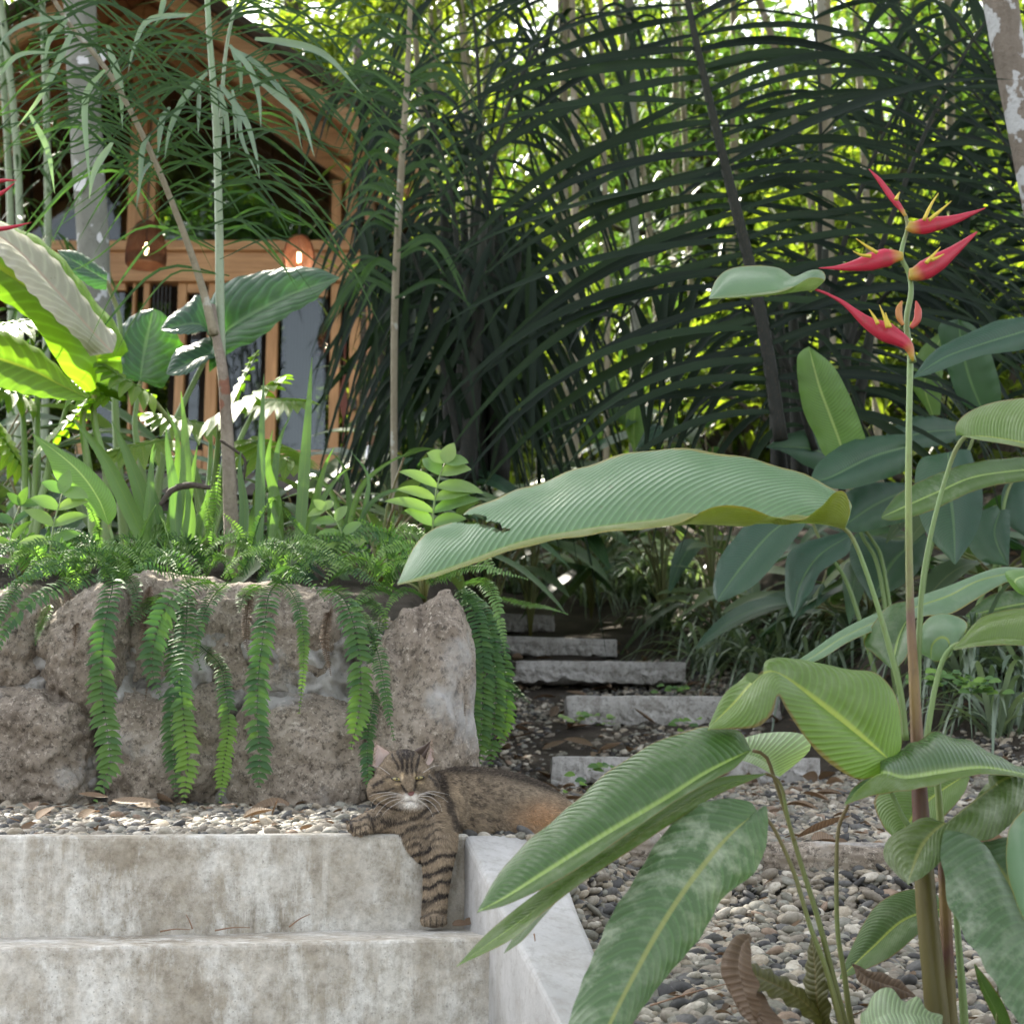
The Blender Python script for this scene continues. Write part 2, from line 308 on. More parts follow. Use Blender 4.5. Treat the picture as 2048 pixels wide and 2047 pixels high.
    M['soffit'] = wood('roof boards', (.22, .10, .05), (.34, .17, .085), (7, .7, 7))
    M['wood_dk'] = wood('dark heartwood', (.10, .02, .012), (.16, .035, .02), (9, 9, .7))
    M['deck'] = wood('weathered deck', (.09, .085, .08), (.15, .14, .13), (.7, 9, 9), .8)
    M['post'] = wood('old post', (.20, .115, .07), (.30, .19, .125), (9, 9, .7), .7)
    t = NT('window glass'); fr = t.n('Fresnel', IOR=1.9)
    M['glass'] = t.fin(t.n('MixShader', i0=t.mth('ADD', t.mth('MULTIPLY', fr, .3), .02), i1=t.n('BsdfTransparent', Color=(.6, .66, .66)), i2=t.n('BsdfGlossy', Color=(.9, .95, 1.), Roughness=.03)))
    t = NT('curtain'); w = t.n('TexWave', Scale=9., Distortion=1., Detail=2., Vector=t.obj()); M['curtain'] = t.fin(t.pbr(t.mix(w, (.07, .085, .07), (.13, .145, .12)), .8))
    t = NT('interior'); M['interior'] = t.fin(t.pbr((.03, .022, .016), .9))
    t = NT('black plastic'); M['black'] = t.fin(t.pbr((.012, .013, .015), .4))
    t = NT('woven rattan'); uv = t.n('UVMap', props={'uv_map': 'UVMap'}); b1 = t.n('TexWave', Scale=22., Vector=uv, props={'bands_direction': 'X'}); b2 = t.n('TexWave', Scale=26., Vector=uv, props={'bands_direction': 'Y'})
    pk = t.mth('MAXIMUM', b1, b2); cc = t.mix(t.noise(40, 3, .6, t.obj()), (.09, .032, .016), (.22, .085, .04))
    M['rattan'] = t.fin(t.n('MixShader', i0=.3, i1=t.pbr(cc, .6, t.bump(pk, .5, .01)), i2=t.n('BsdfTranslucent', Color=t.mix(1., cc, (1.6, 1.2, 1.), 'MULTIPLY'))))
    t = NT('lit bulb'); M['bulb'] = t.fin(t.n('Emission', Color=(1, .72, .36, 1), Strength=7.))
    t = NT('clear glass'); M['jar'] = t.fin(t.n('MixShader', i0=.35, i1=t.n('BsdfTransparent'), i2=t.n('BsdfGlossy', Roughness=.1)))
    def bark(nm, a, b, lich, lf, sc=6):
        t = NT(nm); o = t.obj(); n1 = t.noise(sc, 6, .65, t.vmul(o, (1, 1, .4))); n2 = t.noise(sc * 1.1, 4, .5, o); n3 = t.noise(40, 4, .7, o)
        c = t.ramp(n1, [(.3, a), (.7, b)]); c = t.mix(t.mr(n2, lf, lf + .03, 0, .9), c, lich); c = t.mix(t.mr(n3, .6, .72, 0, .5), c, (.06, .055, .045))
        return t.fin(t.pbr(c, .85, t.bump(t.mth('ADD', n1, n3), .6, .02), .2))
    M['bark_grey'] = bark('grey smooth bark', (.15, .155, .13), (.27, .28, .245), (.55, .57, .58), .66)
    M['bark_lichen'] = bark('lichen bark', (.14, .12, .095), (.26, .225, .185), (.50, .52, .52), .53, 11)
    M['bark_cane'] = bark('cane bark', (.13, .105, .08), (.38, .33, .27), (.22, .10, .065), .64, 12)
    M['bark_thin'] = bark('pale thin bark', (.19, .165, .11), (.32, .29, .21), (.42, .42, .36), .62, 8)
    M['bark_dk'] = bark('dark bark', (.05, .042, .035), (.10, .085, .07), (.2, .2, .19), .7, 8)
    def stem(nm, stops, rough=.45):
        t = NT(nm); uv = t.n('UVMap', props={'uv_map': 'UVMap'}); sp = t.t.nodes.new('ShaderNodeSeparateXYZ'); t.put(sp.inputs[0], uv)
        nz = t.noise(7, 5, .7, t.vmul(t.obj(), (5, 5, 1))); v = t.mth('ADD', sp.outputs[1], t.mth('MULTIPLY', t.mth('SUBTRACT', nz, .5), .35))
        c = t.ramp(v, stops); n2 = t.noise(60, 4, .7, t.vmul(t.obj(), (3, 3, 1))); c = t.mix(t.mr(n2, .55, .72, 0, .45), c, (.10, .07, .04))
        return t.fin(t.pbr(c, rough, t.bump(n2, .2, .003), .45))
    M['stem'] = stem('heliconia stem', [(.0, (.12, .105, .035)), (.25, (.15, .125, .04)), (.36, (.12, .05, .04)), (.5, (.24, .16, .055)), (.62, (.14, .075, .05)), (.74, (.20, .26, .07)), (1., (.22, .33, .13))])
    M['petiole'] = stem('petiole', [(0, (.14, .13, .035)), (.5, (.16, .20, .06)), (1, (.15, .10, .04))])
    M['petiole_g'] = stem('green petiole', [(0, (.15, .22, .07)), (.8, (.17, .27, .09)), (1, (.18, .18, .06))])
    M['green_cane'] = stem('green cane', [(0, (.24, .30, .20)), (.5, (.28, .36, .23)), (1, (.22, .34, .18))])
    M['palmstem'] = stem('palm rachis', [(0, (.010, .012, .009)), (1, (.016, .022, .012))], .8)
    t = NT('red bract'); ti = t.n('Attribute', o=2, props={'attribute_name': 'tint'}); nz = t.noise(50, 4, .6, t.obj())
    c = t.mix(ti, (.52, .026, .06), (.50, .42, .05)); uv = t.n('UVMap', props={'uv_map': 'UVMap'}); sk = t.noise(6, 4, .7, t.vmul(uv, (6, .5, 1))); c = t.mix(t.mr(sk, .5, .7, 0, .55), c, t.mix(1., c, (.5, .35, .4), 'MULTIPLY')); c = t.mix(t.mr(nz, .55, .72, 0, .5), c, (.20, .05, .02))
    M['bract'] = t.fin(t.n('MixShader', i0=.12, i1=t.pbr(c, .38, None, .5), i2=t.n('BsdfTranslucent', Color=c)))
    t = NT('yellow flower'); M['yellow'] = t.fin(t.pbr((.62, .48, .05), .5))
mk()
# ------------------------------------------------------------------ ground
SO = np.array([at(926, 1665, 2.88)[0], 2.88]); SU = nrmz(np.array([-.6, -.156])); SV = nrmz(np.array([.156, -.6]))
def sp(a, b, z): p = SO + SU * a + SV * b; return np.array([p[0], p[1], z])
def stair_ab(x, y): d = np.stack([x, y], -1) - SO; return d @ SU, d @ SV
def sst(x, a, b): t = np.clip((x - a) / (b - a), 0, 1); return t * t * (3 - 2 * t)
def gz(x, y, cut=True):
    x = np.asarray(x, float); y = np.asarray(y, float)
    z = np.interp(y, [-60, 0, 1.5, 2.3, 3.0, 3.12, 4.5, 5.3, 6.4, 7.6, 8.7, 9.6, 17, 30, 60, 500], [-1.3, -1.0, -.62, -.345, -.20, -.13, .0, .03, .27, .5, .75, .98, 3.1, 3.3, 3.4, 4])
    z = z + .03 * np.clip(x - .3, 0, 20) * (y > 3)
    zl = np.interp(y, [0, 1.5, 2.3, 2.78, 2.9, 3.8, 4.5], [-1.0, -.64, -.37, -.24, -.07, -.01, .0]); k = (1 - sst(x, .02, .3)) * (y < 4.5); z = z * (1 - k) + np.where(y < 4.5, zl, z) * k
    z = z + .5 * sst(x, .95, 1.9) * sst(y, 4.3, 6.4)
    bed = .40 + .20 * (y - 4); m = (1 - sst(x, -.32, -.12)) * sst(y, 3.98, 4.12); z = z * (1 - m) + np.maximum(z, bed) * m
    if cut:
        a, b = stair_ab(x, y); z = np.where((a > -.07) & (b > -.07), np.minimum(z, -.62 - .5 * np.clip(b, 0, 3)), z)
    return z
xs = np.concatenate([-np.geomspace(300, 4, 26), np.linspace(-3.9, -1.6, 24), np.linspace(-1.55, 1.6, 180), np.linspace(1.7, 4, 24), np.geomspace(4.2, 300, 26)])
ys = np.concatenate([-np.geomspace(80, 1, 10), np.linspace(0, 1.7, 12), np.linspace(1.8, 5.5, 220), np.linspace(5.6, 12, 90), np.geomspace(12.3, 500, 50)])
XX, YY = np.meshgrid(xs, ys, indexing='ij'); ZZ = gz(XX, YY)
ns = np.array([noise.noise(Vector((x * 2.1, y * 2.1, 0))) * .02 + noise.noise(Vector((x * 9, y * 9, 3))) * .006 for x, y in zip(XX.ravel(), YY.ravel())]).reshape(XX.shape)
mb = MB(); mb.add(np.stack([XX, YY, ZZ + ns * np.clip((YY - 2) / 3, .15, 3)], -1), grid_f(len(xs), len(ys))[:, ::-1]); tag(mb.build('ground', 'soil'), 'dark sloping garden soil rising to the cabin', kind='structure')
# ------------------------------------------------------------------ concrete stairs
def prism(mb, pl, z0, z1):
    n = len(pl); V = [(*p, z0) for p in pl] + [(*p, z1) for p in pl]; f4 = [[i, (i + 1) % n, n + (i + 1) % n, n + i] for i in range(n)]
    f4 += [[3, 2, 1, 0], [4, 5, 6, 7]]; mb.add(V, np.array(f4)); return mb
def P2(a, b): return tuple(SO + SU * a + SV * b)
def subdiv_rough(o, amt, sc=6, cuts=4, bev=.012):
    bevel(o, bev, 3); s = o.modifiers.new('sub', 'SUBSURF'); s.subdivision_type = 'SIMPLE'; s.levels = s.render_levels = cuts
    tx = bpy.data.textures.new('rough', 'CLOUDS'); tx.noise_scale = 1 / sc; tx.noise_depth = 4; d = o.modifiers.new('d', 'DISPLACE'); d.texture = tx; d.strength = amt; d.texture_coords = 'GLOBAL'; d.mid_level = .5
st = thing('concrete_stairs', 'weathered grey concrete stairs with streaked risers below the cat', 'stairs', (SO[0] - .5, SO[1] - .2, -.6))
for i, (b0, b1, zt) in enumerate([(-.12, 0, -.057), (-.02, .205, -.217), (.19, .50, -.358), (.49, .8, -.52), (.79, 1.1, -.68)]):
    mb = MB(); prism(mb, [P2(1.9, b0), P2(1.9, b1), P2(-.015, b1), P2(-.015, b0)], zt - .30, zt); o = mb.build('step', 'concrete', st, False); subdiv_rough(o, .006, 5, 5, .010)
kb = thing('stair_side_wall', 'pale smooth concrete side wall sloping down beside the stairs', 'low wall', (SO[0] + .1, SO[1] - .3, -.6))
e1 = at(926, 1665, 2.88); e2 = at(1096, 1664, 2.96); e3 = at(1122, 2050, 2.27); e4 = at(1248, 2044, 2.33)
d1 = (e3 - e1); e3b = e1 + d1 * 2.2; e4b = e2 + (e4 - e2) * 2.2
V = [e1, e2, e4b, e3b]; V = V + [v + np.array([.0, 0, -.9]) for v in V]
mb = MB(); mb.add(V, np.array([[0, 1, 2, 3], [7, 6, 5, 4], [0, 4, 5, 1], [1, 5, 6, 2], [2, 6, 7, 3], [3, 7, 4, 0]])[:, ::-1]); o = mb.build('wall_block', 'stringer', kb, False); subdiv_rough(o, .008, 4, 5, .012)
def gray(x, y, Y0=4.3, Y1=30):
    """where the sight line through a pixel meets the ground"""
    for Y in np.linspace(Y0, Y1, 400):
        p = at(x, y, Y)
        if p[2] <= gz(p[0], p[1], False): return p
    return at(x, y, Y1)
# ------------------------------------------------------------------ pebbles
def pebbles(n, xr, yr, size, sub, mask=None, flat=.5):
    x = RNG.uniform(*xr, n); y = RNG.uniform(*yr, n)
    z = gz(x, y, False); px, py = proj(np.stack([x, y, z], 1)); k = (px > -60) & (px < 2110) & (py < 2120)
    a, b = stair_ab(x, y); k &= ~((a > -.12) & (b > -.01)); k &= ~((a > -.01) & (b > -.125)); 
    if mask is not None: k &= mask(x, y)
    x, y, z = x[k], y[k], z[k]; n = len(x); s = np.exp(RNG.normal(0, .38, n)) * size; s = np.clip(s, size * .45, size * 2.3)
    V, f = ico(sub); r = np.stack([np.ones(n), RNG.uniform(.6, .9, n), RNG.uniform(flat * .7, flat * 1.25, n)], 1) * s[:, None]
    lump = 1 + .16 * RNG.normal(size=(n, 3)) @ V.T
    an = RNG.uniform(0, 2 * PI, n); ca, sa = np.cos(an), np.sin(an); tl = RNG.normal(0, .28, n); tm = RNG.normal(0, .28, n)
    W = V[None] * lump[..., None] * r[:, None]; X = W[..., 0] * ca[:, None] - W[..., 1] * sa[:, None]; Yv = W[..., 0] * sa[:, None] + W[..., 1] * ca[:, None]; Z = W[..., 2] + X * tl[:, None] + Yv * tm[:, None]
    lift = RNG.uniform(-.1, .75, n) * s * flat
    W = np.stack([X + x[:, None], Yv + y[:, None], Z + (z + lift)[:, None]], -1)
    return W.reshape(-1, 3), (f[None] + (np.arange(n) * len(V))[:, None, None]).reshape(-1, 3), np.repeat(RNG.random(n), len(V))
mb = MB()
def mfront(x, y): return (x > -.05)
for a in [(32000, (-.05, 1.5), (1.95, 3.15), .0092, 2, mfront), (26000, (-.4, 1.9), (3.12, 4.3), .0105, 1, lambda x, y: RNG.random(len(x)) < np.interp(x, [.0, .35, .6, 2], [1, .75, 1, 1])),
          (17000, (-1.4, .2), (2.9, 3.85), .0085, 2, None), (4000, (.03, .40), (2.15, 2.85), .011, 2, mfront), (9000, (-.2, 2.2), (4.3, 5.4), .011, 1, lambda x, y: RNG.random(len(x)) < .8),
          (14000, (-.15, 2.0), (5.4, 8.5), .012, 1, lambda x, y: (RNG.random(len(x)) < .7) & (x < .2 * y - .3))]:
    v, f, ti = pebbles(*a); mb.add(v, f, None, ti)
tag(mb.build('gravel', 'pebble'), 'grey and tan river pebbles covering the garden path', kind='stuff')
# ------------------------------------------------------------------ stepping slabs
def slab(x0, x1, yt, yb, Y, label, skew=0.0, dep=.3):
    p0 = at(x0, yt, Y); p1 = at(x1, yt + skew, Y); h = at(x0, yt, Y)[2] - at(x0, yb, Y)[2]; nx, ny, nz_ = 60, 12, 8
    L = p1[0] - p0[0]; c = (p0 + p1) / 2; mb = MB(); rough = []
    rt = math.atan2(p1[2] - p0[2], L)
    for o_, ax in (('box', 0),):
        import bmesh
        bm = bmesh.new(); bmesh.ops.create_cube(bm, size=1); bmesh.ops.bevel(bm, geom=bm.edges[:], offset=.03, segments=1, affect='EDGES')
        bmesh.ops.scale(bm, vec=(L, dep, h), verts=bm.verts); bmesh.ops.subdivide_edges(bm, edges=[e for e in bm.edges if e.calc_length() > L * .4], cuts=50, use_grid_fill=True)
        bmesh.ops.subdivide_edges(bm, edges=[e for e in bm.edges if e.calc_length() > h * .5], cuts=6, use_grid_fill=True); bmesh.ops.triangulate(bm, faces=[f for f in bm.faces if len(f.verts) > 4])
        for v in bm.verts:
            q = v.co; low = max(0, min(1, (.15 - q.z / h) / .4)); nn = noise.noise_vector(q * 14 + Vector((Y, 0, 0))); n2 = noise.noise_vector(q * 45 + Vector((0, Y, 0)))
            v.co = q + nn * .003 + (n2 * .010 + nn * .014) * low 
            if low > 0: v.co.y += abs(nn.x) * .03 * low; v.co.z += max(0, nn.z) * .02 * low
        bm.verts.ensure_lookup_table(); vv = np.array([v.co[:] for v in bm.verts]); ff = [[v.index for v in f.verts] for f in bm.faces]; bm.free()
        f3 = np.array([f for f in ff if len(f) == 3]).reshape(-1, 3); f4 = np.array([f for f in ff if len(f) == 4]).reshape(-1, 4)
        vv[:, 2] += vv[:, 0] * math.tan(rt); mb.add(vv + c + np.array([0, dep / 2, -h / 2]), [f3, f4])
    o = mb.build('stepping_slab', 'slab', None, False); tag(o, label, 'stepping slab', 'concrete slabs climbing the path'); return o
slab(1105, 1640, 1512, 1572, 5.3, 'concrete step slab nearest the cat, lowest of the climbing path', 2)
slab(1133, 1560, 1390, 1450, 6.4, 'long concrete step slab with ragged base, second from the bottom of the path', 2)
slab(1032, 1372, 1320, 1362, 7.5, 'chipped pale step slab, third from the bottom of the path', 3)
slab(990, 1234, 1270, 1306, 8.6, 'step slab second from the top of the path, below the topmost one', 8)
slab(960, 1108, 1224, 1258, 9.6, 'short topmost step slab of the garden path beside fern tips', 6)
# ------------------------------------------------------------------ boulders
def boulder(x0, x1, y0, y1, Y, label, seed, mat='rock', depth=.22, sub=6, top=None, name='boulder', group='boulders of the retaining wall', pw=3.4, skew=0.):
    gx_ = 13 if name == 'boulder' else 0
    a = at(x0 - gx_, y1 + gx_, Y); b = at(x1 + gx_, y0 - gx_, Y); c = (a + b) / 2; c[1] = Y + depth * .5; s = np.array([(b[0] - a[0]) / 2, depth, (b[2] - a[2]) / 2])
    V, f = ico(sub); n = np.sum(np.abs(V) ** pw, 1) ** (-1 / pw); V = V * n[:, None]
    d = fbm(V, 1.1, 3, seed) * .15 - np.abs(fbm(V, 2.6, 3, seed + 3)) * .10 + fbm(V, 5, 4, seed + 9) * .035 + fbm(V, 14, 4, seed + 5) * .013
    V = V * (1 + d)[:, None]
    if skew: V[:, 0] = V[:, 0] * (1 - .22 * np.clip(V[:, 2], -.3, 1)) + skew * np.clip(V[:, 2], -.2, 1)
    if top is not None: V[:, 2] += top * V[:, 0] * np.clip(V[:, 2], 0, 1)
    mb = MB(); mb.add(V * s + c, f); o = mb.build(name, mat); tag(o, label, 'boulder', group); return o
BL = [(-60, 96, 1180, 1420, 3.84, 'pale grey boulder at the far left of the rock wall, under fern tips', 1),
 (-80, 190, 1385, 1650, 3.74, 'rounded brown boulder at the bottom left of the rock wall', 2),
 (78, 262, 1185, 1440, 3.80, 'pointed dark boulder with a white streak, second from left in the upper row', 3, .25),
 (232, 440, 1150, 1400, 3.88, 'tan boulder peeking between hanging ferns, third from left in the upper row', 4),
 (205, 470, 1370, 1650, 3.76, 'dark mossy boulder low in the wall behind the two longest fern fronds', 5),
 (395, 690, 1170, 1440, 3.86, 'large flat tan boulder behind the middle hanging ferns', 6),
 (455, 760, 1405, 1668, 3.72, 'big grey brown boulder low in the wall left of the cat', 7),
 (728, 944, 1222, 1640, 3.70, 'tall upright brown boulder directly behind the cat', 8, .22)]
for q in BL: boulder(q[0], q[1], q[2], q[3], q[4], q[5], q[6] * 3.7, top=(q[7] if len(q) > 7 else None), depth=.2, skew=(.08 if q[6] == 8 else 0.))
w = thing('mortar_wall', 'grey mortar and lime crust filling the gaps between the boulders', 'wall', at(350, 1640, 4.0))
mb = MB(); nx, nz_ = 200, 80; gx = np.linspace(-90, 905, nx); gy = np.linspace(1215, 1665, nz_); P = []
for x in gx:
    y0_ = 1232 + 70 * float(sst(x, 660, 730))
    for y in np.linspace(y0_, 1665, nz_):
        d = noise.fractal(Vector((x * .012, y * .012, 1)), 1, 2, 4) * .05 + noise.noise(Vector((x * .05, y * .05, 4))) * .012; P.append(at(x, y, 3.755 + d * 1.5 + .09 * max(0, (1400 - y) / 200)))
mb.add(P, grid_f(nx, nz_)); mb.build('mortar_face', 'mortar', w)
mb = MB(); cc = at(400, 1440, 4.12); box(mb, cc - np.array([.03, -.06, .09]), (1.05, .30, .34)); mb.build('mortar_core', 'mortar', w)
boulder(1215, 1500, 1655, 1765, 3.14, 'low rough kerb stone half hidden behind the long drooping leaves', 40, depth=.05, name='kerb_stone', group='kerb stones in the gravel', pw=5)
boulder(1495, 1930, 1688, 1800, 3.12, 'long pitted kerb stone lying in the gravel behind the flower stem', 44, depth=.055, name='kerb_stone', group='kerb stones in the gravel', pw=5)
# ------------------------------------------------------------------ foreground heliconia
def stem(px, Y, wpx, mat, parent, name='stem', n=40, sides=12):
    P = ats(px, Y); k = np.array([p[1] for p in P]) * .5 / F; R = np.asarray(wpx, float) * np.mean(k)
    mb = MB(); tube(mb, P, R, sides, n, bumpy=.012); return mb.build(name, mat, parent)
def leaf(parent, mat, A, Mi, B, Y, name='leaf', label=None, **kw):
    mb = MB(); leaf3(mb, A, Mi, B, Y, **kw); o = mb.build(name, mat, parent)
    if label: o['label'] = label
    return o
H = thing('heliconia', 'tall heliconia with red flower bracts on a bare stem rising from the gravel at right', 'plant', at(1880, 2090, 2.25))
stem([(1821, 700), (1818, 850), (1817, 1000), (1820, 1200), (1827, 1340), (1834, 1480), (1840, 1600), (1852, 1800), (1868, 1960), (1882, 2120)][::-1], 2.25, [48, 46, 42, 37, 28, 22, 18, 15, 14, 13, 13][::1], 'stem', H, n=70)
stem([(1908, 2120), (1898, 2000), (1892, 1850), (1886, 1740), (1878, 1600), (1868, 1500)], 2.29, [30, 28, 22, 16, 12], 'stem', H)
stem([(1932, 2120), (1926, 2000), (1915, 1860), (1908, 1760)], 2.32, [18, 16, 13, 10], 'petiole_g', H)
stem([(1812, 1480), (1800, 1380), (1775, 1280), (1745, 1180), (1712, 1090), (1690, 1058), (1655, 1045)], 2.24, [14, 13, 12, 10, 9, 8], 'petiole_g', H, 'petiole')
stem([(1834, 1420), (1840, 1230), (1850, 1130), (1872, 1025), (1903, 920), (1925, 878), (1945, 868)], 2.27, [15, 13, 11, 10, 9, 10], 'petiole_g', H, 'petiole')
stem([(1850, 1500), (1862, 1420), (1876, 1350), (1892, 1308), (1915, 1288), (1950, 1285)], 2.22, [13, 12, 11, 10, 9], 'petiole_g', H, 'petiole')
stem([(1848, 1690), (1810, 1640), (1785, 1590), (1765, 1555)], 2.2, [12, 11, 9, 8], 'petiole_g', H, 'petiole')
leaf(H, 'heli_big', [(1700, 1030), (1702, 1008), (1680, 985), (1600, 945), (1500, 917), (1400, 900), (1320, 898), (1250, 908), (1160, 935), (1090, 962), (1020, 985), (945, 1016), (912, 1040), (870, 1055), (835, 1085), (812, 1125), (795, 1168)],
     [(1690, 1058), (1640, 1048), (1560, 1046), (1450, 1050), (1350, 1048), (1250, 1056), (1150, 1070), (1060, 1086), (1000, 1104), (900, 1140), (795, 1168)],
     [(1690, 1058), (1700, 1020), (1690, 985), (1668, 985), (1640, 1015), (1600, 1040), (1550, 1035), (1490, 1014), (1440, 1010), (1390, 1030), (1340, 1052), (1250, 1060), (1100, 1082), (1000, 1108), (880, 1150), (795, 1170)],
     (2.2, 2.12), dA=.10, dB=-.07, bulge=.1, n=260, cells=30, tiB=1., wave=.012, waves=9, tear=[(1003, 1059, 16, 5), (980, 1049, 22, 7), (945, 1038, 30, 10), (912, 1036, 24, 9)], label='huge grey green leaf with a torn notch near its drooping tip')
leaf(H, 'heli_big', [(1645, 1052), (1640, 990), (1628, 555), (1645, 545)][:0] or [(1626, 580), (1650, 560), (1645, 542), (1622, 540), (1590, 554), (1558, 536), (1510, 531), (1459, 538), (1432, 560), (1418, 596)],
     [(1628, 580), (1600, 583), (1540, 591), (1480, 596), (1418, 597)], [(1630, 580), (1648, 560), (1620, 556), (1590, 572), (1560, 584), (1500, 592), (1418, 598)], (2.2, 2.15), dA=.05, dB=-.03, n=50, wave=.0, tiB=.5, label='small leaf blade at the end of the lowest bract')
leaf(H, 'heli_under', [(1785, 1525), (1803, 1490), (1795, 1400), (1755, 1347), (1698, 1338), (1607, 1325), (1535, 1337), (1500, 1360), (1452, 1388), (1418, 1455)],
     [(1785, 1525), (1745, 1492), (1690, 1448), (1607, 1384), (1560, 1352), (1530, 1346), (1500, 1370), (1465, 1410), (1416, 1457)],
     [(1785, 1525), (1764, 1545), (1714, 1557), (1652, 1520), (1611, 1475), (1574, 1420), (1556, 1390), (1545, 1425), (1516, 1452), (1466, 1457), (1414, 1458)], (2.14, 2.1), dA=.06, dB=-.05, bulge=.22, n=80, tiA=.1, label='bright folded leaf seen from below at the centre of the plant')
leaf(H, 'heli', [(1806, 1500), (1830, 1480), (1880, 1466), (1945, 1488), (2010, 1527), (2070, 1548)][::-1] + [(1790, 1500), (1764, 1535), (1720, 1560), (1689, 1604)],
     [(2070, 1552), (1970, 1536), (1884, 1546), (1809, 1556), (1764, 1545), (1725, 1570), (1689, 1608)], [(2070, 1556), (1970, 1548), (1900, 1560), (1870, 1570), (1830, 1578), (1760, 1588), (1720, 1598), (1689, 1610)], (2.15, 2.05), dA=.11, dB=-.02, n=60, tiB=1., wave=.03, label='dull grey green leaf arching across the stem to the right edge')
leaf(H, 'heli_dusty', [(2060, 1530), (2000, 1545), (1940, 1605), (1887, 1652), (1820, 1660), (1772, 1685), (1768, 1715), (1793, 1748), (1815, 1767)], [(2060, 1545), (2000, 1562), (1904, 1636), (1850, 1685), (1815, 1767)],
     [(2080, 1580), (2030, 1640), (1975, 1680), (1935, 1676), (1900, 1690), (1880, 1722), (1850, 1750), (1815, 1768)], (2.2, 2.08), dA=.06, dB=-.03, n=50, tiA=1, tiB=.8, bulge=.25, wave=.03, label='olive leaf folded across the front of the stem')
leaf(H, 'heli_dusty', [(1965, 1688), (1925, 1670), (1887, 1663), (1884, 1725), (1896, 1799), (1918, 1850), (1945, 1894), (1982, 1952), (2015, 2013), (2070, 2090)], [(1960, 1687), (1990, 1728), (2030, 1790), (2070, 1880), (2100, 2000), (2110, 2100)],
     [(1975, 1685), (2020, 1672), (2080, 1700), (2130, 1780), (2150, 1880), (2150, 2000), (2130, 2110)], (2.15, 1.95), dA=-.03, dB=.08, n=70, bulge=.18, wave=.025, label='broad dusty leaf hanging at the lower right corner')
leaf(H, 'heli_big', [(2080, 1600), (2040, 1625), (2016, 1665), (2014, 1740), (2035, 1810), (2060, 1860)], [(2100, 1610), (2085, 1660), (2080, 1740), (2075, 1860)], [(2120, 1610), (2150, 1660), (2150, 1740), (2090, 1860)], (2.1, 2.0), n=40, label='leaf cut by the right edge of the picture')
leaf(H, 'heli_under', [(1888, 1810), (1860, 1778), (1800, 1782), (1750, 1812), (1714, 1870), (1680, 1950)], [(1890, 1815), (1810, 1838), (1745, 1895), (1680, 1955)], [(1890, 1825), (1838, 1866), (1784, 1912), (1731, 1938), (1680, 1958)], (2.4, 2.35), n=40, tiA=1, tiB=.8, label='low deep green leaf behind the base of the stem')
leaf(H, 'heli_under', [(1935, 1530), (1880, 1540), (1830, 1560), (1780, 1570), (1748, 1600), (1765, 1650), (1792, 1678)], [(1930, 1550), (1870, 1590), (1830, 1630), (1795, 1680)], [(1940, 1555), (1925, 1590), (1880, 1640), (1830, 1665), (1796, 1681)], (2.42, 2.36), n=40, tiA=.3, tiB=.1, label='translucent green leaf behind the stem at mid height')
leaf(H, 'heli', [(1912, 1293), (1950, 1245), (1990, 1224), (2060, 1216), (2120, 1230)], [(1905, 1298), (1960, 1288), (2020, 1284), (2120, 1290)], [(1908, 1300), (1960, 1292), (2030, 1290), (2120, 1300)], (2.15, 2.1), n=40, tiA=1, tiB=1, bulge=.2, label='lime coloured leaf underside leaving the picture at right')
leaf(H, 'heli_big', [(1906, 1300), (1935, 1250), (1900, 1228), (1862, 1232), (1838, 1262), (1838, 1300), (1862, 1318)], [(1900, 1304), (1895, 1280), (1880, 1275), (1865, 1290), (1862, 1318)], [(1906, 1302), (1900, 1312), (1885, 1322), (1870, 1322), (1862, 1319)], (2.25, 2.28), dA=.02, dB=0, n=40, label='rounded pale grey leaf lobe beside the stem')
leaf(H, 'heli_big', [(2048, 1135), (1990, 1136), (1900, 1170), (1830, 1195), (1750, 1227), (1680, 1262), (1618, 1305), (1562, 1342)], [(2048, 1140), (1960, 1160), (1900, 1190), (1830, 1215), (1750, 1245), (1680, 1278), (1618, 1318), (1560, 1344)],
     [(2046, 1150), (2000, 1170), (1950, 1200), (1900, 1228), (1850, 1232), (1780, 1250), (1700, 1282), (1640, 1318), (1560, 1346)], (2.55, 2.35), dA=.04, n=60, label='long narrow pale leaf slanting behind the stem')
leaf(H, 'heli', [(1818, 1200), (1780, 1210), (1753, 1238), (1727, 1284), (1745, 1305), (1780, 1335)], [(1820, 1230), (1800, 1270), (1790, 1310), (1785, 1340)], [(1825, 1230), (1822, 1270), (1815, 1310), (1790, 1340)], (2.4, 2.35), n=36, label='short leaf tucked between petiole and stem')
leaf(H, 'heli_light', [(2080, 1135), (2040, 1138), (2010, 1145), (2030, 1180), (2070, 1200)], [(2090, 1150), (2060, 1150), (2030, 1165), (2080, 1210)], [(2090, 1180), (2080, 1185), (2075, 1195), (2085, 1212)], 2.3, n=30)
leaf(H, 'heli_under', [(1912, 872), (1912, 850), (1935, 825), (1988, 804), (2060, 795), (2120, 800)], [(1925, 872), (1960, 874), (2010, 882), (2120, 905)], [(1925, 872), (1960, 880), (2010, 888), (2120, 910)], (2.2, 2.1), n=40, tiA=.4, tiB=.2, dA=.05, label='arched leaf above the right petiole, cut by the right edge')
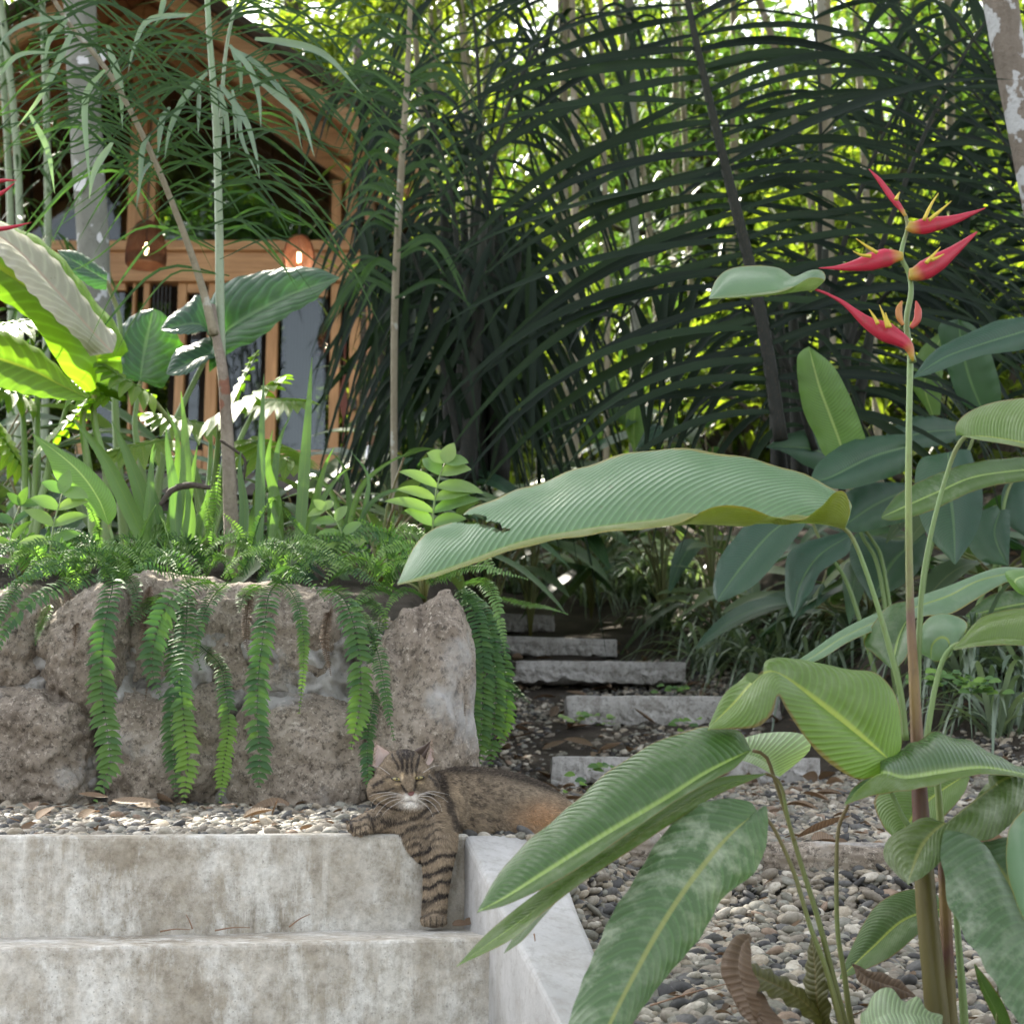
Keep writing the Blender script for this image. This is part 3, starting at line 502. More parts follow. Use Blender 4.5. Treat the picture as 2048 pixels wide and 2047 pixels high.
# flower
def spindle(px, hw, Y, mb, ti=None, flat=.55, n=26):
    P = ats(px, Y); R = np.asarray(hw, float) * .88 * Y / F; Ps = smooth_path(P, n); Rs = np.interp(np.linspace(0, 1, n), np.linspace(0, 1, len(R)), R)
    k = len(mb.ti); tube(mb, Ps, Rs, 14, flat=flat)
    tt = np.repeat(np.linspace(0, 1, n), 14); v = np.clip(1 - tt / .16, 0, 1) if ti is None else np.full(n * 14, ti); mb.ti[-1][:len(v)] = v
fb = [([(1826, 722), (1815, 690), (1780, 668), (1735, 645), (1690, 608), (1655, 588), (1626, 577)], [3, 16, 26, 15, 7, 3.5, 3], 'long lowest bract that ends in a small leaf'),
      ([(1806, 512), (1785, 513), (1757, 519), (1717, 530), (1680, 535), (1638, 536)], [10, 23, 22, 13, 5, 1], 'bract pointing left'),
      ([(1818, 548), (1830, 548), (1850, 540), (1885, 518), (1920, 492), (1954, 464)], [14, 24, 22, 14, 8, 2], 'bract curving up to the right'),
      ([(1815, 450), (1830, 455), (1865, 449), (1905, 440), (1940, 428), (1971, 416)], [12, 20, 17, 11, 6, 1], 'upper bract pointing right'),
      ([(1811, 432), (1800, 415), (1780, 390), (1760, 362), (1738, 338)], [4, 8, 8, 6, 1], 'slender topmost bract')]
for px, hw, lb in fb:
    mb = MB(); spindle(px, hw, 2.22, mb); mb.build('bract', 'bract', H)['label'] = lb
mb = MB(); spindle([(1822, 655), (1834, 640), (1836, 620), (1832, 602)], [5, 9, 9, 2], 2.21, mb, .15); spindle([(1806, 650), (1799, 635), (1798, 618), (1804, 602)], [4, 8, 8, 2], 2.2, mb, .5); mb.build('bract', 'bract', H)['label'] = 'small red and yellow inner bracts'
mb = MB(); tube(mb, ats([(1826, 725), (1818, 690), (1813, 640), (1822, 585), (1818, 548), (1803, 515), (1806, 488), (1815, 455), (1811, 430)], 2.23), np.array([8, 7, 6, 6, 5, 5, 4, 4]) * 2.23 / F, 10, 50, ti=.6); mb.build('flower_stalk', 'petiole_g', H)
for seg in [[(1848, 440), (1862, 410), (1877, 386)], [(1858, 440), (1880, 422), (1903, 402)], [(1755, 506), (1733, 492), (1712, 477)], [(1742, 512), (1722, 510), (1706, 502)], [(1852, 526), (1866, 511), (1881, 494)], [(1862, 520), (1875, 515), (1888, 508)], [(1756, 648), (1748, 633), (1738, 618)], [(1775, 655), (1768, 632), (1759, 610)], [(1781, 655), (1775, 640), (1771, 625)], [(1792, 400), (1796, 390), (1800, 384)]]:
    mb = MB(); tube(mb, ats(seg, 2.2), np.array([4.5, 3, .8]) * 2.2 / F, 8, 10); mb.build('flower_spike', 'yellow', H)
# second heliconia: low plant with drooping leaves
H2 = thing('heliconia', 'low heliconia whose long leaves droop over the side wall and gravel, without flowers', 'plant', at(1690, 2090, 2.2))
stem([(1720, 2130), (1690, 2047), (1668, 1960), (1640, 1850), (1600, 1720), (1570, 1620), (1550, 1560), (1532, 1512), (1505, 1500)], 2.2, [17, 15, 12, 11, 10, 9, 8, 7], 'petiole', H2, 'petiole')
stem([(1700, 2120), (1675, 2020), (1650, 1930), (1620, 1850), (1590, 1750), (1560, 1680), (1538, 1642), (1513, 1623)], 2.17, [14, 12, 10, 9, 8, 7], 'petiole', H2, 'petiole')
stem([(1720, 2120), (1700, 2030), (1688, 1943), (1676, 1869), (1673, 1786), (1676, 1663), (1697, 1608)], 2.25, [13, 12, 10, 9, 8, 7], 'petiole', H2, 'petiole')
stem([(1588, 1680), (1575, 1630), (1565, 1580), (1552, 1556), (1530, 1546)], 2.18, [7, 7, 7, 6], 'petiole', H2, 'petiole')
leaf(H2, 'heli', [(1502, 1499), (1480, 1462), (1440, 1453), (1390, 1456), (1320, 1480), (1230, 1532), (1135, 1615), (1041, 1695), (985, 1765), (954, 1823)], [(1502, 1499), (1413, 1546), (1330, 1600), (1206, 1673), (1083, 1750), (1010, 1795), (954, 1823)],
     [(1502, 1500), (1470, 1535), (1433, 1556), (1350, 1602), (1231, 1684), (1125, 1755), (1020, 1806), (954, 1824)], (2.1, 1.95), dA=.09, dB=-.015, n=90, cells=9, tiB=.4, wave=.012, label='long leaf drooping left over the side wall, uppermost of its pair')
leaf(H2, 'heli', [(1530, 1546), (1430, 1556), (1350, 1600), (1231, 1680), (1100, 1765), (985, 1855), (913, 1931)], [(1530, 1547), (1440, 1574), (1371, 1610), (1289, 1662), (1165, 1746), (1060, 1828), (913, 1931)],
     [(1532, 1548), (1437, 1588), (1371, 1628), (1289, 1682), (1165, 1764), (1080, 1830), (1020, 1880), (913, 1932)], (2.13, 1.98), dA=.02, dB=-.04, n=80, tiA=.6, tiB=.7, label='darker long leaf hanging just beneath the uppermost drooping one')
leaf(H2, 'heli_under', [(1100, 1790), (1050, 1840), (1030, 1870), (1008, 1905)], [(1110, 1795), (1065, 1840), (1040, 1875), (1008, 1905)], [(1120, 1795), (1080, 1840), (1045, 1880), (1008, 1906)], 2.06, n=24, tiA=1, tiB=1)
leaf(H2, 'heli_dusty', [(1516, 1622), (1500, 1603), (1470, 1597), (1413, 1602), (1359, 1634), (1314, 1683), (1264, 1766), (1223, 1828), (1194, 1894), (1165, 1960), (1136, 2047), (1120, 2120)],
     [(1514, 1623), (1454, 1675), (1392, 1749), (1330, 1840), (1281, 1927), (1227, 2034), (1180, 2140)], [(1516, 1622), (1533, 1612), (1534, 1680), (1508, 1745), (1446, 1795), (1404, 1869), (1355, 1927), (1314, 1976), (1264, 2047), (1210, 2140)], (2.08, 1.85), dA=.05, dB=.03, n=90, cells=9, wave=.02, waves=12, bulge=.08, label='broad scuffed leaf hanging down to the bottom edge')
leaf(H2, 'varieg', [(1560, 1552), (1600, 1520), (1622, 1492), (1600, 1466), (1530, 1465), (1480, 1480), (1455, 1510)], [(1560, 1552), (1540, 1530), (1500, 1510), (1455, 1512)], [(1560, 1553), (1540, 1545), (1500, 1525), (1455, 1514)], (2.3, 2.3), n=30, label='pale blotched leaf behind the petioles')
leaf(H2, 'decay', [(1655, 2040), (1600, 1975), (1530, 1935), (1480, 1922), (1447, 1922)], [(1655, 2045), (1590, 1990), (1520, 1955), (1447, 1925)], [(1650, 2060), (1580, 2010), (1510, 1975), (1447, 1928)], (2.2, 2.15), n=40, wave=.1, label='withered brown green leaf low at the base')
leaf(H2, 'decay', [(1650, 2100), (1610, 2000), (1612, 1930), (1622, 1870)], [(1655, 2100), (1635, 2000), (1630, 1930), (1622, 1868)], [(1665, 2100), (1660, 2010), (1650, 1940), (1624, 1866)], (2.2, 2.2), n=30, wave=.08)
def deadleaf(A, Mi, B, Y, label, mat='deadleaf', **kw):
    mb = MB(); leaf3(mb, A, Mi, B, Y, n=40, wave=kw.pop('wave', .12), waves=3, **kw); o = mb.build('dead_leaf', mat); return tag(o, label, 'dead leaf', 'dead leaves on the gravel')
deadleaf([(1500, 1868), (1470, 1885), (1465, 1930), (1490, 1990), (1512, 2040)], [(1502, 1872), (1488, 1895), (1485, 1940), (1500, 1990), (1514, 2042)], [(1505, 1876), (1500, 1900), (1510, 1940), (1518, 2000), (1515, 2042)], (2.12, 2.05), 'curled brown dead leaf hanging beside the petioles at the bottom', dA=.05, bulge=.4)
deadleaf([(1450, 1958), (1470, 1990), (1500, 2040), (1520, 2100)], [(1452, 1958), (1500, 2010), (1540, 2060), (1560, 2110)], [(1500, 1965), (1530, 1990), (1560, 2040), (1600, 2110)], (2.2, 2.1), 'broad brown dead leaf at the bottom edge below the curled one', bulge=.35)
deadleaf([(1702, 1925), (1740, 1945), (1790, 1960), (1830, 1990)], [(1704, 1930), (1735, 1960), (1775, 1975), (1830, 1992)], [(1706, 1935), (1730, 1975), (1770, 1990), (1830, 1995)], (2.3, 2.3), 'pinkish brown dead leaf lying left of the thick stem', bulge=.3)
deadleaf([(1722, 2050), (1735, 1995), (1780, 1985), (1830, 2000), (1885, 2030)], [(1720, 2080), (1760, 2030), (1810, 2025), (1885, 2040)], [(1722, 2110), (1760, 2080), (1820, 2070), (1880, 2060)], (2.1, 2.1), 'crinkled pale variegated leaf at the foot of the thick stem', 'varieg', wave=.25)
LS = thing('heliconia_shoot', 'small pointed green shoot in the gravel at the lower right', 'plant', at(2010, 2100, 2.15))
leaf(LS, 'heli_under', [(2020, 2110), (1990, 2040), (1960, 1975), (1948, 1930)], [(2025, 2110), (2000, 2040), (1970, 1980), (1948, 1928)], [(2035, 2110), (2018, 2030), (1985, 1970), (1950, 1926)], 2.15, n=30, tiA=1, tiB=1, dA=.04)
stem([(1992, 2110), (1995, 2000), (1997, 1950)], 2.15, [6, 5, 3], 'petiole', LS)
# middle clump right
H3 = thing('heliconia_clump', 'dark broad leaved clump behind the red flowers at the right', 'plant', at(1790, 1440, 5.9))
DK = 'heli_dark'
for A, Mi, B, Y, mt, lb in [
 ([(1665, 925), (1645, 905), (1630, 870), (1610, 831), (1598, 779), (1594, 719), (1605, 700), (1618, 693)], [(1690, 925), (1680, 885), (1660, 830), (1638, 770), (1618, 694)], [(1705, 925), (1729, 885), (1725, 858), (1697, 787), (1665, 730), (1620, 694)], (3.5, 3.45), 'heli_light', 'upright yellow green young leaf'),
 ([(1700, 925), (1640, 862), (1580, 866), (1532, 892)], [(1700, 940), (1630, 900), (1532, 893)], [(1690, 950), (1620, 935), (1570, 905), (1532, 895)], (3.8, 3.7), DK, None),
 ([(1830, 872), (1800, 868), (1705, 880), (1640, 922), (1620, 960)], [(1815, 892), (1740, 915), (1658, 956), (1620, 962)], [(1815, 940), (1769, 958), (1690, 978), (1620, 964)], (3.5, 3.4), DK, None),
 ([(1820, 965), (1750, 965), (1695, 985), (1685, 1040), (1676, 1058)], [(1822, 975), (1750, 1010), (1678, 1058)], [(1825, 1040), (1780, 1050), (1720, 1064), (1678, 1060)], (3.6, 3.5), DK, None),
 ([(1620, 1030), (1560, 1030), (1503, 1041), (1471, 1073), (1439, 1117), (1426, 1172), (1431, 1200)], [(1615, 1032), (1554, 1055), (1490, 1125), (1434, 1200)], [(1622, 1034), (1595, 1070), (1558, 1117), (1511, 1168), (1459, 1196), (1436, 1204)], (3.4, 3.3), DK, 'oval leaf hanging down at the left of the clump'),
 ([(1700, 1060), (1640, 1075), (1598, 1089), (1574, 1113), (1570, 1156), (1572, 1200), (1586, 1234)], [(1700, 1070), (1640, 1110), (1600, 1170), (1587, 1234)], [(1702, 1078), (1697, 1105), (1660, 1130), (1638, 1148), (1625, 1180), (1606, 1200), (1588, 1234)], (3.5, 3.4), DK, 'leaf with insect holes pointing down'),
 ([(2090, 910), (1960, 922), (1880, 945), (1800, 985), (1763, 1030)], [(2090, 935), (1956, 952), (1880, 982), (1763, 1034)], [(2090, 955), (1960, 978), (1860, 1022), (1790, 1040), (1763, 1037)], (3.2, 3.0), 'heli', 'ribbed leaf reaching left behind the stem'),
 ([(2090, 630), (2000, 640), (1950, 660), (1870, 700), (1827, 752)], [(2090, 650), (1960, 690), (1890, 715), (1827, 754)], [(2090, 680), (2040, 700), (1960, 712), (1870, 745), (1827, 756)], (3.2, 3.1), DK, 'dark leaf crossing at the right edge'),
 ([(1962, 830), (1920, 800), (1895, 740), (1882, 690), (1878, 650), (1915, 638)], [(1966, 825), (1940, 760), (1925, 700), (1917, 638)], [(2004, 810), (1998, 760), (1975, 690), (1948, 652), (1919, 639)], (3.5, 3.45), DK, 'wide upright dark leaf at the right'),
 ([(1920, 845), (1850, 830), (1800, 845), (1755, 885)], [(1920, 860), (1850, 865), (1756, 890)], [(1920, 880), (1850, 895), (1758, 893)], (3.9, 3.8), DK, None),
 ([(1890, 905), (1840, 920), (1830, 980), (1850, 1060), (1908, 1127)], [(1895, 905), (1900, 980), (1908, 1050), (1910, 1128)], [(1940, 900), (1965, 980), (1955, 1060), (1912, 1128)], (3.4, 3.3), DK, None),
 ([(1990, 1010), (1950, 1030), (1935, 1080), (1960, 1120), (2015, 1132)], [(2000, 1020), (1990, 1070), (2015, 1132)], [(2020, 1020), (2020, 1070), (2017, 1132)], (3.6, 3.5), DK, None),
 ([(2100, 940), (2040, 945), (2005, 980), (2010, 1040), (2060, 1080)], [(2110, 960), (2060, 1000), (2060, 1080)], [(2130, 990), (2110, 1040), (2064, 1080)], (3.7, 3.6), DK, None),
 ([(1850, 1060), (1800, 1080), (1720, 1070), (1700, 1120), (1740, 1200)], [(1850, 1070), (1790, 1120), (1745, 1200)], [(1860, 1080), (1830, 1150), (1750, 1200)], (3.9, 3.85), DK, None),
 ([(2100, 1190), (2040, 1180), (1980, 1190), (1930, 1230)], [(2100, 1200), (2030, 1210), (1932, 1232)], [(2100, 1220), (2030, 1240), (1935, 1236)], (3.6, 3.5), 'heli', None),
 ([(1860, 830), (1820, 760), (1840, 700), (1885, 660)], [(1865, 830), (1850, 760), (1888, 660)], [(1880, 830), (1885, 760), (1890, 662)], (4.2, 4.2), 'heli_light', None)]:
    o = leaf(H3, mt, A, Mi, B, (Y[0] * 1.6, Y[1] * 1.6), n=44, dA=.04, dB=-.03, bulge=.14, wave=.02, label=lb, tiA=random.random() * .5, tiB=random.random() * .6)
for s in [[(1800, 1290), (1760, 1150), (1720, 1060), (1690, 925)], [(1810, 1290), (1770, 1150), (1745, 1080), (1700, 1030)], [(1830, 1290), (1850, 1150), (1900, 1000), (1966, 825)], [(1840, 1290), (1990, 1130), (2010, 1000), (2040, 930)], [(1780, 1290), (1700, 1180), (1650, 1100), (1620, 1032)], [(1850, 1290), (1980, 1290), (2000, 1200), (1990, 1010)]]:
    stem([(s[0][0], 1450)] + s[1:], 5.85, [12, 10, 8, 6], 'petiole_g', H3, 'petiole')
# ------------------------------------------------------------------ ferns
def frond(parent, P, hw, mat='fern', npin=None, N=None, tip=.5, droop=.35, rach=.0016, up=0., label=None, tipcol=0.):
    """P world path, hw pinna length (m)"""
    L = np.sum(np.linalg.norm(np.diff(P, axis=0), axis=1)); n = npin or int(L / (hw * .45)) + 5; Q = smooth_path(P, n + 2)
    T = nrmz(np.gradient(Q, axis=0)); N = np.array([0, -1., .5]) if N is None else np.asarray(N, float)
    S = nrmz(np.cross(T, N)); Nn = nrmz(np.cross(S, T)); t = np.linspace(0, 1, n + 2)
    prof = np.clip(np.minimum(.35 + t * 6, 1) * np.clip((1 - t) / (1 - tip), .1, 1) ** .7, .12, 1) * RNG.uniform(.88, 1.08, n + 2)
    mb = MB(); tube(mb, Q, [rach, rach * .4], 5)
    sp_ = L / n
    for sg in (-1, 1):
        D = S * sg + T * .18 + Nn * (.25 + up) + RNG.normal(0, .07, (n + 2, 3))
        ti = np.clip(RNG.normal(.15, .13, n + 2) + tipcol * np.clip(t * 2.2 - 1.1, 0, 1), 0, 1)
        kp = RNG.random(n + 2) > .05; sc_ = np.where(kp, RNG.uniform(.85, 1.1, n + 2), .15)
        ribbons(mb, Q + Nn * .001, D, hw * prof * sc_, droop * RNG.uniform(.6, 1.3, n + 2), sp_ * 1.15 * np.clip(prof * 1.4, .3, 1), Nn + T * -.35, 4, ti, fold=.3, prof=.55)
    o = mb.build('frond', mat, parent)
    if label: o['label'] = label
    return o
def pf(parent, px, hwpx, Y, mat='fern', **kw):
    Yd = Y; pts = []
    for i, p in enumerate(px): pts.append(at(p[0], p[1], p[2] if len(p) > 2 else (Yd + (.16 * max(0, 1 - i / 1.6)))))
    return frond(parent, np.array(pts), hwpx * Yd / F, mat, **kw)
def fern(label, base, g='sword ferns spilling over the rock wall'): return thing('sword_fern', label, 'fern', base, g)
f = fern('sword fern at the far left end of the rock wall, fronds arching left', at(120, 1140, 4.0))
pf(f, [(200, 1150), (130, 1170), (70, 1200), (20, 1250), (-20, 1330)], 27, 3.66); pf(f, [(190, 1125), (130, 1125), (60, 1150), (-10, 1185)], 22, 3.8); pf(f, [(170, 1150), (110, 1120), (50, 1140)], 18, 3.9)
pf(f, [(100, 1210), (82, 1250), (70, 1290)], 16, 3.66, 'fern_hi'); pf(f, [(80, 1150), (40, 1170), (0, 1230), (-10, 1300)], 22, 3.72)
f = fern('sword fern with one very long straight frond reaching the gravel, left of the wall', at(220, 1130, 4.0))
pf(f, [(205, 1128), (225, 1165), (215, 1220), (205, 1300), (205, 1390), (216, 1470), (220, 1530), (205, 1570), (192, 1600)], 31, 3.56, tip=.85, tipcol=.3, label='longest straight frond hanging to the gravel'); pf(f, [(230, 1140), (262, 1160), (275, 1200), (250, 1240)], 22, 3.7); pf(f, [(200, 1130), (160, 1100), (110, 1105)], 20, 3.9, up=.4)
f = fern('dense sword fern with overlapping fronds whose tips turn yellow green', at(380, 1150, 4.0))
pf(f, [(430, 1165), (385, 1170), (345, 1195), (318, 1250), (305, 1310), (308, 1360), (322, 1395)], 34, 3.6, tip=.7); pf(f, [(365, 1180), (350, 1260), (350, 1360), (345, 1450), (350, 1530), (352, 1590)], 24, 3.62, tip=.85)
pf(f, [(375, 1170), (372, 1260), (362, 1350), (368, 1440), (376, 1520), (368, 1602)], 28, 3.54, tip=.86, tipcol=1.1, label='frond with bright yellow green tip'); pf(f, [(455, 1165), (425, 1195), (402, 1245), (392, 1300), (400, 1338)], 22, 3.6)
pf(f, [(330, 1190), (290, 1215), (262, 1250)], 26, 3.66); pf(f, [(400, 1290), (440, 1330), (452, 1390), (458, 1450), (448, 1530), (441, 1603)], 20, 3.57, 'fern', tip=.85, tipcol=1.6, label='thin light green frond'); pf(f, [(420, 1160), (350, 1150), (300, 1130), (260, 1140)], 24, 3.8)
f = fern('sword fern with a dark blue green frond straight down the middle of the wall', at(540, 1145, 4.0))
pf(f, [(560, 1160), (538, 1190), (528, 1260), (518, 1340), (514, 1430), (520, 1500), (518, 1572)], 29, 3.55, tip=.92, label='dark straight frond'); pf(f, [(540, 1150), (580, 1180), (602, 1230), (608, 1300), (604, 1370), (598, 1425)], 18, 3.58, tipcol=.9); pf(f, [(520, 1170), (490, 1190), (478, 1225)], 24, 3.66); pf(f, [(540, 1150), (575, 1140), (620, 1165), (650, 1200)], 20, 3.75)
f = fern('sword fern whose fronds hang just left of the cat head', at(670, 1170, 4.0))
pf(f, [(645, 1180), (682, 1190), (705, 1240), (718, 1310), (722, 1380), (715, 1440), (702, 1495)], 29, 3.55, tip=.85, tipcol=.5); pf(f, [(735, 1250), (757, 1310), (768, 1370), (778, 1430), (788, 1478)], 22, 3.5); pf(f, [(745, 1300), (748, 1380), (738, 1450), (735, 1520), (738, 1585)], 17, 3.58, tip=.85)
pf(f, [(700, 1200), (740, 1250), (750, 1290)], 14, 3.6, 'fern_hi'); pf(f, [(660, 1160), (700, 1140), (760, 1170)], 20, 3.8)
f = fern('sword fern hanging in a thick curtain along the right side of the upright boulder', at(930, 1170, 4.0))
for px, h, y in [([(915, 1180), (945, 1215), (962, 1280), (968, 1360), (962, 1450), (958, 1535)], 26, 3.74), ([(925, 1180), (968, 1230), (985, 1310), (992, 1390), (985, 1470), (980, 1535)], 26, 3.78), ([(930, 1175), (985, 1250), (1008, 1330), (1012, 1420), (1000, 1500)], 22, 3.9), ([(900, 1200), (930, 1260), (942, 1340), (948, 1420), (945, 1500)], 20, 3.72)]: pf(f, px, h, y, tip=.85, tipcol=.3)
pf(f, [(930, 1165), (970, 1165), (992, 1205), (1005, 1260), (1010, 1310)], 19, 3.65, 'fern_hi', label='pale sunlit frond'); pf(f, [(1000, 1195), (1050, 1208), (1095, 1215), (1135, 1228)], 11, 3.7, 'fern_hi'); pf(f, [(860, 1165), (920, 1140), (980, 1138), (1055, 1158)], 16, 3.8, 'fern_hi'); pf(f, [(990, 1330), (1030, 1380), (1060, 1405)], 16, 3.9)
for px, h_, y_ in [([(700, 1215), (735, 1205), (765, 1225), (775, 1270)], 20, 3.72), ([(740, 1200), (760, 1235), (750, 1290), (755, 1330)], 18, 3.7), ([(790, 1190), (750, 1180), (715, 1205), (700, 1250)], 20, 3.75), ([(800, 1185), (770, 1170), (730, 1175)], 20, 3.85), ([(850, 1195), (810, 1180), (780, 1205), (770, 1240)], 16, 3.7)]: pf(f, px, h_, y_, tipcol=.6)
for px in [[(300, 1170), (290, 1250), (300, 1330), (290, 1400)], [(660, 1210), (650, 1280), (662, 1350)], [(500, 1180), (492, 1260), (498, 1320)], [(130, 1170), (150, 1240), (148, 1300)], [(900, 1230), (925, 1330), (930, 1430)]]: pf(f, px, 13, 3.66, 'deadleaf', label='withered brown frond')
# upright and random fronds on the bed edge
up = [([(425, 1085), (432, 1010), (440, 930)], 22, .9), ([(210, 1130), (190, 1040), (148, 955)], 13, .7), ([(95, 1100), (100, 1060), (98, 1015)], 20, .5), ([(275, 1110), (292, 1050), (312, 1010)], 11, .6), ([(350, 1110), (330, 1060), (318, 1030)], 20, .8), ([(390, 1100), (420, 1060), (410, 1000)], 18, .6), ([(500, 1110), (520, 1040), (550, 990)], 16, .3), ([(640, 1110), (600, 1060), (560, 1010)], 16, .2), ([(760, 1150), (700, 1080), (620, 1070)], 22, .3), ([(780, 1140), (760, 1070), (700, 1030)], 20, .4), ([(820, 1150), (780, 1100), (790, 1020)], 14, .5), ([(470, 1120), (480, 1070), (440, 1020)], 18, .6)]
uf = [fern(l, at(x, 1110, 4.25), 'upright ferns on the planted bed') for x, l in [(150, 'upright light green fern fronds at the left end of the bed'), (400, 'upright fern fronds in front of the brown cane trunk'), (640, 'loose arching ferns right of the cane trunk, above the rock wall')]]
for i, (px, h, y) in enumerate(up): pf(uf[0 if px[0][0] < 300 else 1 if px[0][0] < 560 else 2], px, h, 4.15, 'fern_hi' if y > .55 else 'fern', up=.3, tipcol=.5)
for i in range(64):
    x = RNG.uniform(-40, 960); Y = RNG.uniform(3.95, 4.6); s = RNG.choice([-1, 1]); L = RNG.uniform(60, 150); y = 1150 - (Y - 3.95) * 90 + RNG.uniform(-10, 25)
    pf(uf[0 if x < 330 else 1 if x < 560 else 2], [(x, y + 15, Y), (x + s * L * .35, y - L * .35, Y - .06), (x + s * L * .8, y - L * .3, Y - .12), (x + s * L * 1.15, y + L * .05, Y - .16)], RNG.uniform(15, 26), Y, 'fern' if RNG.random() < .62 else 'fern_hi', up=.1, tipcol=RNG.uniform(0, 1.2))
# pale lobed sprigs (long finger leaves on a stalk)
def sprig(px, Y, lens, label, mat='fern_hi', w=.022):
    o = thing('lobed_fern', label, 'fern', at(px[0][0], px[0][1], Y), 'lobed ferns of the bed'); mb = MB(); P = smooth_path(ats(px, Y), len(lens) + 1); tube(mb, P, [.003, .0015], 6); mb.build('stalk', 'petiole_g', o); mb = MB()
    T = nrmz(np.gradient(P, axis=0)); S = nrmz(np.cross(T, [0, -1, .3]))
    for i, l in enumerate(lens):
        for sg in (-1, 1): ribbons(mb, P[i + 1:i + 2], S[i] * sg + T[i] * .55 + RNG.normal(0, .15, 3), l * Y / F, .25, w * RNG.uniform(.8, 1.1), [0, -1, .6], 8, None, prof=.8)
    ribbons(mb, P[-1:], T[-1], lens[-1] * Y / F, .1, w, [0, -1, .6], 8, None); mb.build('leaflets', mat, o); return o
sprig([(865, 1075), (868, 1010), (880, 950), (890, 925)], 4.3, [75, 110, 90, 95, 70, 50], 'pale green lobed fern sprig standing left of the huge leaf tip', w=.045)
sprig([(100, 1120), (105, 1060), (118, 1010), (125, 985)], 4.1, [70, 80, 70, 55], 'pale lobed fern sprig at the far left of the bed', w=.04)
sprig([(700, 1130), (690, 1080), (670, 1040), (650, 1020)], 4.2, [50, 55, 50, 35], 'small lobed fern sprig above the middle of the wall', w=.03)
sprig([(35, 1160), (20, 1100), (25, 1050), (40, 1010)], 4.3, [70, 80, 70, 45], 'blue green lobed fern at the left picture edge', 'fern', w=.03)
# ------------------------------------------------------------------ sword leaf clumps
def swords(label, items, Y, mat='sword'):
    o = thing('sword_leaf_plant', label, 'plant', at(*items[0][0][0], Y), 'sword leaved plants of the bed')
    for it in items:
        px, w = it; yy = Y + RNG.uniform(-.12, .12); P = smooth_path(ats(px, yy), 16); t = np.linspace(0, 1, 16); ww = w * yy / F * .5 * np.minimum(1, .55 + t * 2) * np.clip((1 - t) / .55, 0.02, 1) ** .8
        T = nrmz(np.gradient(P, axis=0)); S = nrmz(np.cross(T, [RNG.normal(0, .3), -1, .1])); B = np.cross(S, T); V = np.stack([P - S * ww[:, None] + B * ww[:, None] * .35, P - S * ww[:, None] * .5 + B * ww[:, None] * .05, P, P + S * ww[:, None] * .5 + B * ww[:, None] * .05, P + S * ww[:, None] + B * ww[:, None] * .35], 1)
        mb = MB(); uv = np.stack(np.broadcast_arrays(np.linspace(0, 1, 5)[None], t[:, None]), -1); mb.add(V, grid_f(16, 5), uv, RNG.random() * .8); mb.build('leaf', mat, o)
swords('sword leaved plant leaning left, its broad blades crossing in front of the pale leaf', [([(300, 1110), (262, 1020), (205, 910), (142, 832)], 34), ([(305, 1110), (290, 1010), (255, 910), (224, 842)], 34), ([(290, 1110), (300, 1000), (305, 900), (310, 885)], 20), ([(330, 1110), (350, 980), (355, 880), (332, 815)], 18)], 4.45)
swords('tall sword leaved plant just left of the brown cane trunk', [([(362, 1110), (370, 980), (370, 870), (362, 782)], 26), ([(350, 1110), (350, 1000), (335, 900), (332, 850)], 26), ([(375, 1110), (372, 1030), (385, 950), (395, 890)], 20), ([(390, 1110), (400, 1050), (415, 1000), (418, 960)], 22), ([(340, 1110), (320, 1030), (300, 960), (312, 895)], 20), ([(372, 1120), (380, 1040), (378, 1000), (372, 960)], 26)], 4.5)
swords('sword leaved plant right of the cane trunk with two very tall narrow blades', [([(520, 1110), (522, 1000), (525, 850), (528, 748)], 24), ([(596, 1120), (605, 1000), (615, 850), (624, 715)], 24), ([(560, 1110), (550, 1000), (535, 930), (545, 860)], 24), ([(540, 1100), (548, 960), (560, 880), (582, 828)], 18), ([(600, 1110), (630, 1000), (650, 930), (668, 895)], 20), ([(610, 1110), (640, 1010), (680, 950), (705, 935)], 16), ([(540, 1100), (555, 1010), (545, 1000), (570, 1100)], 20), ([(485, 1110), (490, 1020), (480, 940), (482, 900)], 22), ([(500, 1110), (505, 1040), (520, 1000), (540, 965)], 20)], 4.5)
swords('low arching strap leaves at the edge of the cabin deck', [([(690, 1090), (720, 980), (770, 930), (830, 900)], 12), ([(700, 1090), (740, 1010), (790, 980), (850, 985)], 12), ([(690, 1090), (670, 1000), (640, 960), (600, 950)], 14), ([(710, 1090), (730, 1010), (735, 950), (700, 900)], 12), ([(680, 1090), (700, 1020), (690, 940), (665, 905)], 16)], 5.2)
